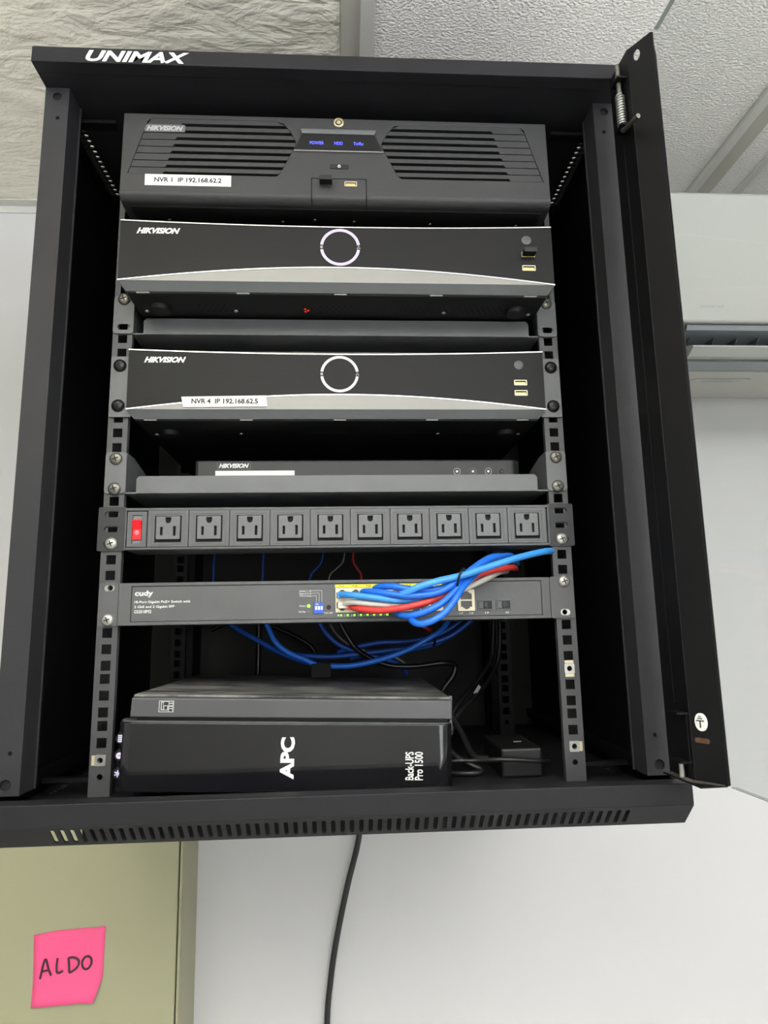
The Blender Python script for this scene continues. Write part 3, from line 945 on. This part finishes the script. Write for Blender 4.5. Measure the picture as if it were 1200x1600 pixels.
# dip switch with its legend
dp = MB().box(-27.6, -18.1, FP - 1.6, FP + 1, 142.8, 153.3).build('dip_switch', 'dip_blue', ns)
for i in range(3):
    MB().box(-26.4 + i * 2.8, -24.4 + i * 2.8, FP - 2.2, FP - 1.5, 146.2, 149.8).build('dip_lever', 'print_white', dp)
text_mb('ON', -26, -23, 151, 152.6, FP - 1.75).build('dip_word', 'print_white', dp)
for t_, z in (('Isolate 1-16', 164.6), ('Extend 9-16', 162.0), ('Watchdog', 159.4)):
    text_mb(t_, -42.4, -30.4, z, z + 1.8, FP).build('legend_text', 'print_white', ns)
lg = MB()
for i, (z, x) in enumerate(((165.4, -19.4), (162.8, -22.2), (160.2, -25.0))):
    lg.box(-30, x, FP - .05, FP + .1, z, z + .5)
    lg.box(x - .5, x, FP - .05, FP + .1, 153.8, z)
lg.build('legend_line', 'print_grey', ns)
for t_, z in (('Power', 149.5), ('PoE Max', 143.6)):
    text_mb(t_, -43 if t_ == 'PoE Max' else -42.2, -36, z, z + 1.9, FP).build('legend_text', 'print_white', ns)
MB().lathe([(1.8, 0), (1.4, -.8), (0.01, -.9)], (-33, FP + .2, 150.2), 'y', 12).build('power_light', 'led_green', ns)
MB().lathe([(1.2, 0), (0.01, -.3)], (-33, FP + .2, 144.6), 'y', 10).build('power_light', 'pdu_socket', ns)
MB().lathe([(2.3, 0), (1.8, -.5), (0.01, -.5)], (-12.8, FP + .2, 148.6), 'y', 14).build('mode_button', 'screw_black', ns)
text_mb('PoE LED', -17.4, -8.6, 142.2, 143.8, FP).build('legend_text', 'print_white', ns)
# port blocks: cream housings with dark jack openings
def jack(x, z, up):
    s = 1 if up else -1
    L = [(-5.8, -3.6), (5.8, -3.6), (5.8, 2.4), (3.6, 2.4), (3.6, 3.6), (1.9, 3.6), (1.9, 4.8), (-1.9, 4.8), (-1.9, 3.6), (-3.6, 3.6), (-3.6, 2.4), (-5.8, 2.4)]
    return [(x + a, z + s * b) for a, b in L]
def port_block(x0, n, pitch_, z0, z1):
    w = n * pitch_
    hs = []
    for i in range(n):
        xc = x0 + pitch_ * (i + .5)
        hs.append(jack(xc, z0 + 6.6, False))
        hs.append(jack(xc, z1 - 6.6, True))
    b = MB().plate([rect(x0, x0 + w, z0, z1)] + hs, FP - 1.4, FP + 2, 'y').build('port_block', 'port_cream', ns)
    MB().box(x0 + .5, x0 + w - .5, FP + 1.2, FP + 1.6, z0 + .5, z1 - .5).build('port_recess', 'port_void', b)
    return b
port_block(-5.8, 8, 13.75, 143.2, 167.8)
port_block(119.6, 1, 17.4, 142.6, 164.4)
MB().plate([rect(-6.3, 104, 168.3, 171.4)], FP - .6, FP + .3, 'y').build('poe_label', 'label_yellow', ns)
pt = MB()
for i in range(8):
    t_ = text_mb('PoE', -2 + i * 13.75, 3 + i * 13.75, 169, 170.7, FP - .7)
    pt.add(t_.v, t_.f)
pt.build('poe_text', 'print_dark', ns)
for i in range(8):
    x = -.2 + i * 6.7
    MB().box(x - 1.0, x + 1.0, FP - .6, FP + .2, 139.5, 141.2).build('link_light', 'led_green', ns)
    text_mb(str(i + 1), x - 3.6, x - 2.2, 139.5, 141.2, FP - .1).build('port_number', 'print_white', ns)
for t_, a, b in (('17', 121, 124.6), ('18', 131.6, 135.4), ('19', 147.6, 151.2), ('20', 168.6, 172.2), ('9', 72, 73.6), ('10', 82, 85), ('16', 100, 103)):
    text_mb(t_, a, b, 139.4, 141.2, FP - .1).build('port_number', 'print_white', ns)
for x0 in (140.2, 159.4):
    cg = MB().plate([rect(x0, x0 + 15.4, 143.2, 153.4), rect(x0 + 1, x0 + 14.4, 144.2, 152.4)], FP - 1.2, FP + 1, 'y').build('fibre_cage', 'pdu_grey', ns)
    MB().box(x0 + 1, x0 + 14.4, FP - .2, FP + .6, 144.2, 152.4).build('dust_plug', 'chassis_black', cg)
    MB().plate([rrect(x0 + 6.4, x0 + 9.4, 145.2, 151.4, 1.4, 3)], FP - 2.6, FP, 'y').build('plug_grip', 'screw_black', cg)
    MB().box(x0 + 1.6, x0 + 5.8, FP - .8, FP, 145, 151.8).build('plug_tab', 'pdu_grey', cg)
for s in (-1, 1):
    e = MB()
    a, b = sorted((s * 216.8 if s > 0 else -222.8, s * 241.6))
    hs = [rrect(s * 232 - 5.4, s * 232 + 5.4, hz(k) - 3.2, hz(k) + 3.2, 3, 3) for k in (9, 11)]
    e.plate([rrect(a, b, 133.6, 176.4, 2.0, 3)] + hs, -2.6, -.6, 'y')
    e.build('rack_ear', 'switch_grey', ns)
    for k in (9, 11):
        if (s, k) in ((-1, 9), (1, 11)):
            place('screw', SCREW_ZINC, ns, (s * 232, -2.6, hz(k)))
        else:
            place('cage_nut', cage_nut_mesh(-1 if s < 0 else 1), ns, (s * 232.5 - s * 1.2, 0.1, hz(k)))

# ------------------------------------------------------------------ patch cables in front of the switch
def cable(name, label, pts, r, m, category='cable', plug=None, group=None):
    base = min(pts, key=lambda p: p[2])
    if plug is None:
        return tag(MB().tube(pts, r, 10, 6).build(name, m, origin=base, smooth=True), label, category, group)
    root = thing(name, label, category, base, group)
    MB().tube(pts, r, 10, 6).build('jacket', m, root, smooth=True)
    x, z, pm = plug
    MB().plate([rrect(x - 4.6, x + 4.6, z - 3.2, z + 3.2, 1.2, 2)], -12, -2.2, 'y').build('plug', pm, root, bevel=.8)
    return root
CR = 3.3
cable('patch_cable', 'pale blue patch cable reaching up to the right rail', [(228.7, 12, 204.6), (214, -8, 202.6), (193.5, -20, 198.1), (171.4, -30, 192.3), (143.7, -38, 183.8), (117.2, -44, 175.7), (94.7, -46, 170.9), (75.8, -45, 165.6), (60.6, -38, 159.3), (50.2, -22, 155.8), (49.2, -6, 155)], 3.5, 'cable_pale')
cable('patch_cable', 'pale blue patch cable in the first port of the switch', [(-0.4, -10, 160.8), (10.8, -22, 159.5), (32.7, -30, 156.3), (54.5, -32, 153.4), (76.3, -34, 154.2), (98.3, -36, 160.6), (113, -29, 170), (136.9, -19, 182.9), (160.2, -5, 193), (181.3, 16, 196.5), (196.1, 45, 195.3)], CR, 'cable_pale', plug=(.8, 160.6, 'cable_pale'))
cable('patch_cable', 'deep blue patch cable arching highest along the yellow port label', [(34.6, -6, 161.6), (35, -18, 166.4), (49.7, -32, 167.2), (73, -38, 162.7), (97.8, -40, 164), (116.5, -38, 173.2), (138.2, -28, 187.5), (157, -14, 195.8), (179.9, 10, 200.2), (194.6, 45, 199.4)], CR, 'cable_blue', plug=(35, 160.8, 'cable_blue'))
cable('patch_cable', 'blue patch cable looping out of the third upper port', [(21.6, -6, 161), (23, -18, 163), (39, -30, 161.4), (63.5, -39, 157.2), (88, -44, 158.4), (103.8, -44, 164.3), (119.4, -37, 175.4), (142, -24, 190.5), (160, -4, 198.4), (185.4, 40, 203)], CR, 'cable_blue', plug=(21.8, 160.8, 'cable_white'))
cable('patch_cable', 'red patch cable crossing the switch ports', [(8.6, -8, 149.4), (18.3, -20, 146), (36.8, -30, 143.9), (60.1, -38, 146), (79.9, -40, 150.2), (102.7, -36, 158.7), (119.9, -30, 167.5), (139.4, -20, 178.3), (162.6, -8, 184.6), (181.9, 10, 187.6), (195.5, 50, 189.2)], CR, 'cable_red', plug=(9.6, 149.4, 'cable_red'))
cable('patch_cable', 'white patch cable between the red and blue ones', [(1.5, -8, 151), (11, -18, 152.9), (32.8, -26, 150.4), (61, -28, 149.2), (99.6, -26, 154.8), (123.1, -22, 164), (144.7, -16, 173), (164, 2, 181.6), (182.7, 40, 186)], 3.0, 'cable_white', plug=(1.2, 150.2, 'cable_white'))
cable('patch_cable', 'blue patch cable in the shorter loop over the lower ports', [(150, -6, 189), (138.3, -20, 180.6), (118.5, -40, 167.7), (104.5, -47, 155.8), (92.8, -50, 147.3), (78, -48, 140.6), (64.9, -42, 137.8), (55.9, -28, 140.4), (50.4, -8, 147.8)], CR, 'cable_blue', plug=(49, 149.6, 'cable_blue'))
cable('patch_cable', 'blue patch cable in the longest loop, hanging below the switch', [(152, -2, 187), (135.9, -22, 178.5), (119, -44, 165.5), (110, -53, 154.3), (99.4, -56, 141.6), (86.9, -57, 133.4), (75, -53, 130.1), (67.6, -43, 133.9), (73.6, -24, 140.9), (77, -8, 148)], CR, 'cable_blue', plug=(77, 149.6, 'cable_blue'))
tie = MB()
tie.tube([(117.5 + 9.5 * math.cos(t) * .5 + 2 * math.sin(t), -36 + 15.5 * math.cos(t + .6), 170 + 12.5 * math.sin(t)) for t in [2 * math.pi * i / 24 for i in range(25)]], 1.1, 8, 1)
tag(tie.build('cable_tie', 'cable_black', origin=(117, -36, 158), smooth=True), 'black tie strapped around the patch cable bundle before the switch', 'cable tie')
# plugs hidden in the first lower port
# ------------------------------------------------------------------ cables behind and below the switch
cable('network_cable', 'blue cable drooping from the switch at far left toward the black sleeve', [(-150, 190, 160), (-144.5, 175, 139), (-128.4, 170, 127), (-91.1, 160, 106.7), (-66.5, 150, 95.2), (-45.9, 145, 88.4), (-33.5, 143, 84)], 3.2, 'cable_deep')
cable('network_cable', 'blue cable dropping steeply into the black sleeve on the flat box', [(-98, 150, 156), (-93.8, 142, 139), (-88.3, 140, 126), (-79.6, 138, 111), (-64.2, 138, 99), (-45.6, 138, 91), (-31.9, 138, 84.2)], 3.3, 'cable_blue')
cable('network_cable', 'bright blue cable sweeping from the black sleeve up to the right', [(-30, 140, 83.5), (-21, 140, 82.8), (11.5, 140, 82.4), (50.5, 140, 90), (82.1, 140, 100.8), (102.1, 140, 111.1), (123, 145, 123), (138, 160, 140)], 3.4, 'cable_blue')
cable('network_cable', 'deep blue cable lying straight behind the sweeping bright one', [(-100, 190, 106), (-77.2, 182, 97.9), (-44.9, 180, 93.3), (-12.4, 180, 91.8), (20.2, 180, 94.3), (61.2, 180, 98.3), (102.6, 180, 103.9), (140.3, 180, 115.3), (172, 180, 138)], 3.2, 'cable_deep')
cable('network_cable', 'deep blue cable coming down mid-cabinet behind the flat box', [(-36, 195, 150), (-30.6, 192, 137), (-20.7, 190, 120.7), (-4.3, 190, 106), (20.4, 190, 96), (53.3, 192, 87), (74.7, 200, 78), (84, 220, 66)], 3.2, 'cable_deep')
cable('network_cable', 'deep blue cable highest of the bundle behind the flat box', [(-6, 200, 96), (8, 196, 100.5), (45.6, 196, 107.5), (87.5, 196, 109), (130, 196, 118), (166, 196, 140)], 3.2, 'cable_deep')
cable('network_cable', 'deep blue cable tucked lowest in the bundle behind the flat box', [(10, 205, 88), (45.6, 205, 94), (87.5, 200, 98), (125, 196, 106), (160, 196, 128)], 3.2, 'cable_deep')
cable('network_cable', 'dull red cable showing just below the switch', [(84, 190, 142), (96, 188, 133), (108, 186, 126), (118, 190, 120)], 2.6, 'cable_red')
cable('network_cable', 'grey cable hanging from the switch beside the deep blue one', [(-22, 215, 150), (-14, 212, 128), (2, 210, 110), (26, 210, 98), (60, 212, 92), (82, 216, 80)], 2.8, 'screw_grey')
tt = MB()
tt.tube([(116 + 2 * math.cos(t), 172 + 28 * math.cos(t), 112 + 9 * math.sin(t)) for t in [2 * math.pi * i / 20 for i in range(21)]], 1.6, 8, 1)
tag(tt.build('cable_tie', 'cable_black', origin=(116, 172, 103), smooth=True), 'black tie around the deep blue bundle behind the flat box', 'cable tie')
tag(MB().plate([rrect(-37, -14, 70, 86, 2)], 130, 150, 'y').build('cable_sleeve', 'void', origin=(-25, 139, 70), bevel=1.5), 'black sleeve clamping blue cables on the flat box', 'sleeve')
for i, (x0, x1, m, lb_) in enumerate(((-188.9, -188.4, 'cable_deep', 'thin blue cable far left in the gap under the power strip'), (-117.4, -116.7, 'cable_deep', 'thin blue cable second from left in the gap under the power strip'), (-48, -30, 'cable_deep', 'blue cable slanting in the gap under the power strip'), (-20, 2, 'screw_grey', 'grey cable slanting in the gap under the power strip'), (28, 16, 'cable_red', 'dull red cable slanting in the gap under the power strip'))):
    cable('network_cable', lb_, [(x0 - 3, 300, 150), (x0, 300, 200), ((x0 + x1) / 2, 300, 214), (x1, 300, 228), (x1 + 3, 300, 270)], 2.2, m)
K = 'cable_black'
cable('power_cable', 'black cord curving along the back edge of the flat box', [(-8, 172, 156), (-5.5, 170, 140.6), (4.1, 170, 120.5), (16, 170, 103), (35.9, 166, 89), (59.8, 165, 80), (92, 165, 78.5), (124.5, 165, 81.7), (141, 170, 78.5), (139.4, 170, 66.1), (125.8, 170, 48.4), (120, 172, 30)], 3.4, K)
cable('power_cable', 'black cord hanging straight down on the left behind the flat box', [(-116, 250, 160), (-115.8, 250, 143), (-115.3, 250, 113), (-115.8, 250, 70), (-117, 252, 40)], 3.6, K)
cable('power_cable', 'black cord loop on the back panel at left', [(-190, 300, 128), (-170, 300, 136), (-140, 300, 139), (-110, 300, 134), (-80, 300, 122), (-50, 300, 105), (-40, 300, 92)], 3.4, K)
cable('power_cable', 'black cord fanning down beside the rear rail, outermost', [(209, 206, 165), (209, 200, 141), (208.2, 200, 108), (204.4, 200, 83), (190, 190, 59.6), (168.6, 170, 41.9), (148.3, 150, 29), (136, 140, 18), (128, 130, 0)], 3.2, 'cord_black')
cable('power_cable', 'black cord fanning down beside the rear rail, innermost', [(203, 212, 165), (203, 210, 141), (201, 210, 108), (196, 205, 83), (180, 195, 63), (160, 180, 45), (142, 160, 31), (128, 150, 12)], 3.2, 'cord_black')
cable('power_cable', 'black cord bending down the right side of the battery backup', [(118, 118, 34), (125, 108, 26), (131, 96, 14), (135, 78, 2), (138, 60, -8), (144, 50, -12), (154, 45, -12)], 4.0, 'cord_black')
cable('power_cable', 'black cord crossing in front of the power adapter', [(108, 22, -9), (120, 20, -8), (136, 20, -8.4), (159, 8, -5.8), (180, 8, -7), (204, 14, -10), (216, 34, -14)], 2.2, 'cord_black')
cable('power_cable', 'black cord coiled on the cabinet floor beside the battery backup', [(113, 62, -2), (122, 52, -11), (134, 46, -17), (146, 40, -22.5), (136, 34, -23.5), (116, 38, -23.5), (112, 46, -20)], 3.2, 'cord_black')
tag(MB().plate([[(164, 44), (167, 41), (174, 51), (171, 54)]], 168, 169, 'y').build('cable_tag', 'print_grey', origin=(172, 160, 40)), 'small white tag on the black cords by the rear rail', 'tag')

# ------------------------------------------------------------------ power adapter
ad = thing('power_adapter', 'black power brick on the cabinet floor at right', 'adapter', (186, 65, -27))
MB().box(163, 206, 22, 112, -26.9, 2).build('body', 'adapter_black', ad, bevel=2.5)
MB().box(186, 194, 60, 62, 2, 2.3).build('rating_mark', 'print_grey', ad)

# ------------------------------------------------------------------ battery backup and the flat box on it (both lean slightly to the right)
TILT = math.radians(1.9)
PV = (-50.0, 90.0, -21.6)
ups = thing('battery_backup', 'glossy black battery backup lying on its side in the rack bottom', 'battery backup', PV)
UY = -40.0
ub_ = MB()
prof = [(-203, -26 + 12), (-201, -38 + 8), (-196, -40)]
ub_.plate([[(-208, -28), (-206.5, -34), (-202, -38.5), (-194, UY), (88, UY), (97, -38.5), (101.5, -34), (103, -28), (103, -18), (-208, -18)]], -20, 41.5, 'z')
ub_.build('front_fascia', 'ups_gloss', ups, smooth=True, bevel=1.2)
MB().box(-200, 100, -18, 240, -21.4, 40).build('body', 'ups_body', ups, bevel=2)
MB().plate([[(-207, -28), (-203, -36.5), (-194, UY + 1), (88, UY + 1), (98, -36), (102, -28), (102, -18), (-207, -18)]], 40.6, 42.2, 'z').build('fascia_trim', 'bevel_grey', ups, bevel=.4)
text_mb('APC', -57.9, -44.9, -8.0, 29.0, UY - .25, bold=.045, rot=90).build('brand_lettering', 'print_white', ups)
text_mb('Back-UPS', 57.6, 65.6, -8.4, 16.6, UY - .25, bold=.02, rot=90).build('model_text', 'print_white', ups)
text_mb('Pro 1500', 66.4, 74.2, -8.4, 16.6, UY - .25, bold=.02, rot=90).build('model_text', 'print_white', ups)
for z, g in ((26.5, 'M'), (11.5, 'o'), (-4.2, 'x')):
    bt = MB().lathe([(5.6, 2), (5.6, -1), (4.6, -2), (0.01, -2.2)], (-204.0, -35.0, z), 'y', 20).build('push_button', 'screw_black', ups, smooth=True)
    i_ = MB()
    if g == 'M':
        for j in range(4): i_.box(-206.6, -202.6, -37.45, -37.15, z - 3.2 + j * 1.7, z - 2.1 + j * 1.7)
        i_.box(-203.6, -202.4, -37.46, -37.15, z - 2, z + 3.2)
    elif g == 'o':
        i_.plate([circ(-204.4, z, 2.8, 16), rect(-205.6, -203.4, z - .3, z + .3)], -37.45, -37.15, 'y')
    else:
        for a in (30, 90, 150):
            t = math.radians(a)
            c, s = math.cos(t), math.sin(t)
            i_.plate([[(-204.6 + p[0] * c - p[1] * s, z + p[0] * s + p[1] * c) for p in ((-3, -.5), (3, -.5), (3, .5), (-3, .5))]], -37.45, -37.15, 'y')
    i_.build('button_icon', 'led_ring', bt)
ups.rotation_euler = (0, TILT, 0)
bx = thing('flat_box', 'flat dusty charcoal box lying on the battery backup', 'electronic box', PV)
fb = MB()
fb.plate([[(UY + 4, 45.2), (UY + 1.2, 46), (UY + 2.6, 62.4), (UY + 4, 63.2), (225, 63.2), (225, 45.2)]], -197, 102, 'x')
fb.build('case', 'box_front', bx, bevel=1.2)
MB().box(-193, 98, UY + 10, 222, 41.8, 45.2).build('base', 'chassis_black', bx)
MB().plate([[(-196, UY + 5), (101, UY + 5), (101, 224), (-196, 224)]], 63.2, 65.6, 'z').build('lid', 'dusty_top', bx, bevel=.8)
sk = MB().plate([rect(-171.6, -157.8, 50.2, 60.6)], UY + 1.2, UY + 1.5, 'y').build('certificate_sticker', 'print_grey', bx)
sk2 = MB()
for x0, x1, z0, z1 in ((-170.6, -169.8, 51, 59.8), (-169.8, -163, 51, 51.8), (-168.6, -167.6, 53, 58.6), (-167, -162.8, 56.4, 59.4), (-166.4, -163.8, 52.6, 55.6), (-162, -159, 51, 53), (-162, -159, 54, 55), (-162, -159, 56.6, 57.6), (-162, -159, 58.8, 59.6)):
    sk2.box(x0, x1, UY + 1.05, UY + 1.25, z0, z1)
sk2.build('sticker_print', 'print_dark', sk)
MB().box(101, 104, UY + 14, UY + 22, 33.5, 66).build('side_clip', 'bevel_grey', bx, bevel=.6)
bx.rotation_euler = (0, TILT, 0)

# ------------------------------------------------------------------ cord under the cabinet
cable('power_cable', 'thick black cord hanging down the wall under the cabinet', [(30, 372, -40), (27, 376, -120), (21, 380, -185), (4, 386, -250), (-12, 390, -320), (-22, 392, -380), (-28, 393, -450), (-30, 393, -640), (-26, 393, -1100)], 4.4, 'cord_black')

# ------------------------------------------------------------------ air conditioner
ac = thing('air_conditioner', 'white wall-mounted split air conditioner seen through the door glass', 'air conditioner', (950, 300, 505))
AX0, AX1 = 462.0, 1290.0
a1 = MB()
a1.plate([[(180, 552), (178, 560), (178, 748), (184, 757), (200, 764), (398, 770), (398, 517), (300, 511), (252, 507), (238, 512), (240, 540), (200, 546)]], AX0, AX1, 'x')
a1.build('body', 'ac_white', ac, bevel=1.5)
MB().plate([[(172, 551), (172, 750), (177, 756), (181, 756), (181, 548.6), (174, 548.6)]], AX0 + 1, AX1 - 1, 'x').build('front_panel', 'ac_white', ac, bevel=1.2)
MB().plate([[(181, 548), (184, 541), (236, 536), (238, 542), (200, 548)]], AX0 + 36, AX1 - 36, 'x').build('outlet_ledge', 'ac_strip', ac)
MB().box(AX0 + 38, AX1 - 38, 226, 240, 510, 541).build('outlet_recess', 'ac_dark', ac)
for x in (508, 545, 580, 612, 644, 676, 708, 740, 790, 840, 890, 940, 990, 1040, 1090, 1140, 1190):
    MB().plate([[(196, 536), (226, 538), (226, 514), (214, 516)]], x, x + 1.2, 'x').build('guide_vane', 'ac_dark', ac)
MB().plate([[(168, 509), (170, 512), (196, 521), (206, 508), (204, 505), (184, 500.5)]], AX0 + 34, AX1 - 34, 'x').build('louver', 'ac_white', ac, bevel=.8)
MB().plate([[(206, 507), (206, 502), (252, 506.8), (252, 508)]], AX0 + 30, AX1 - 30, 'x').build('louver_shade', 'ac_strip', ac)  # grey-blue strip paints in the shadow behind the louver
MB().plate([rect(AX0, AX1, 252, 398)], 0, -1.2, f=lambda u, v, w: (u, v, 506.6 + (v - 252) * .070 + w)).build('underside', 'ac_under', ac)
text_mb('INVERTER', 514, 550, 569.6, 573.2, 171.6, shear=.25, bold=.01).build('panel_word', 'print_grey', ac)
def undr(u, v): return (u, v, 505.1 + (v - 252) * .070)
stk = MB().plate([[(558, 292), (564, 284), (648, 284), (656, 288), (640, 304), (562, 308)]], 0, -.3, f=lambda u, v, w: (u, v, 505.4 + (v - 252) * .070 + w)).build('notice_sticker', 'ac_strip', ac)
MB().plate([[(560, 293), (565, 286), (648, 286), (652, 288.5), (638.5, 302.5), (563, 306)]], 0, -.2, f=lambda u, v, w: (u, v, 505.0 + (v - 252) * .070 + w)).build('sticker_face', 'ac_under', stk)
for v0, u0, u1 in ((290, 586, 630), (295, 582, 640), (300, 578, 632)):
    MB().plate([rect(u0, u1, v0, v0 + 1.4)], 0, -.2, f=lambda u, v, w: (u, v, 504.7 + (v - 252) * .070 + w)).build('sticker_line', 'print_grey', stk)

# ------------------------------------------------------------------ olive wall cabinet and its note
lkf = 300.0
lo_ = thing('wall_cabinet', 'shallow pale olive metal wall cabinet hanging below the rack', 'cabinet', (-570, 350, -900))
LX0, LX1, LT, LB = -920.0, -220.0, -80.0, -900.0
body_l = MB()
body_l.box(LX0, LX1, lkf + 16, WALL - .5, LB, LT)
body_l.box(LX1 - 3.4, LX1, lkf, lkf + 16, LB, LT)
body_l.box(LX0, LX0 + 3.4, lkf, lkf + 16, LB, LT)
body_l.box(LX0 + 3.4, LX1 - 3.4, lkf, lkf + 16, LT - 4, LT)
body_l.box(LX0 + 3.4, LX1 - 3.4, lkf, lkf + 16, LB, LB + 4)
body_l.build('carcass', 'locker_olive', lo_, bevel=1.0)
d_ = MB().box(LX0 + 4.6, LX1 - 5.2, lkf - .5, lkf + 14, LB + 5, LT - 5).build('cabinet_door', 'locker_olive', lo_, bevel=1.5)
MB().plate([rrect(LX0 + 30, LX0 + 48, -560, -440, 6)], lkf - 14, lkf - 1, 'y').build('handle', 'chrome', d_, bevel=3)
MB().box(LX0 + 3, LX1 - 3.0, lkf + 13.5, lkf + 15.5, LB + 4, LT - 4).build('door_gap', 'locker_gap', lo_)

note = thing('sticky_note', 'pink sticky note reading ALDO stuck on the olive wall cabinet', 'sticky note', (-364, lkf, -348))
NV, NF = [], []
Nn = 10
for j in range(Nn + 1):
    for i in range(Nn + 1):
        u, v = i / Nn, j / Nn
        xl, xr = -410.5 + 4 * (1 - v), -318.0 - 1.5 * (1 - v)
        zl0, zl1 = -349.5, -261.5
        x = xl + (xr - xl) * u - (8 * max(0, u - .75) * 4 * max(0, .3 - v) / .3 if v < .3 else 0)
        z = zl0 + (zl1 - zl0) * v + u * 3.5 - (3.5 * max(0, .35 - u) / .35 if v > .9 else 0)
        curl = 5.0 * max(0, .45 - v) ** 2 / .2 + 3 * max(0, u - .7) * max(0, .4 - v) * 8
        NV.append((x, lkf - 1.2 - curl, z))
for j in range(Nn):
    for i in range(Nn):
        a = j * (Nn + 1) + i
        NF.append((a, a + 1, a + Nn + 2, a + Nn + 1))
n_ = MB().add(NV, NF)
no = n_.build('paper', 'note_pink', note, smooth=True)
sol = no.modifiers.new('thickness', 'SOLIDIFY')
sol.thickness = 0.0003
# handwritten letters, pixel-free: strokes in note units (0..1 across, 0..1 up)
def nt(u, v):
    x = -408.5 + u * 89.0
    z = -348 + v * 88.0 + u * 3.5
    return (x, lkf - 1.9 - 5.0 * max(0, .45 - v) ** 2 / .2, z)
strokes = [[(.11, .345), (.135, .50), (.16, .585), (.185, .585), (.22, .47), (.265, .375)], [(.13, .435), (.18, .445), (.24, .45)],
           [(.345, .60), (.335, .50), (.345, .415), (.38, .40), (.43, .425)],
           [(.50, .585), (.515, .49), (.525, .40), (.57, .41), (.635, .46), (.655, .53), (.61, .58), (.54, .595), (.495, .585)],
           [(.74, .585), (.705, .53), (.71, .46), (.75, .42), (.80, .43), (.835, .49), (.83, .555), (.79, .59), (.74, .585)]]
for s_ in strokes:
    MB().tube([nt(*p) for p in s_], 1.4, 6, 5).build('pen_stroke', 'marker', note, smooth=True)
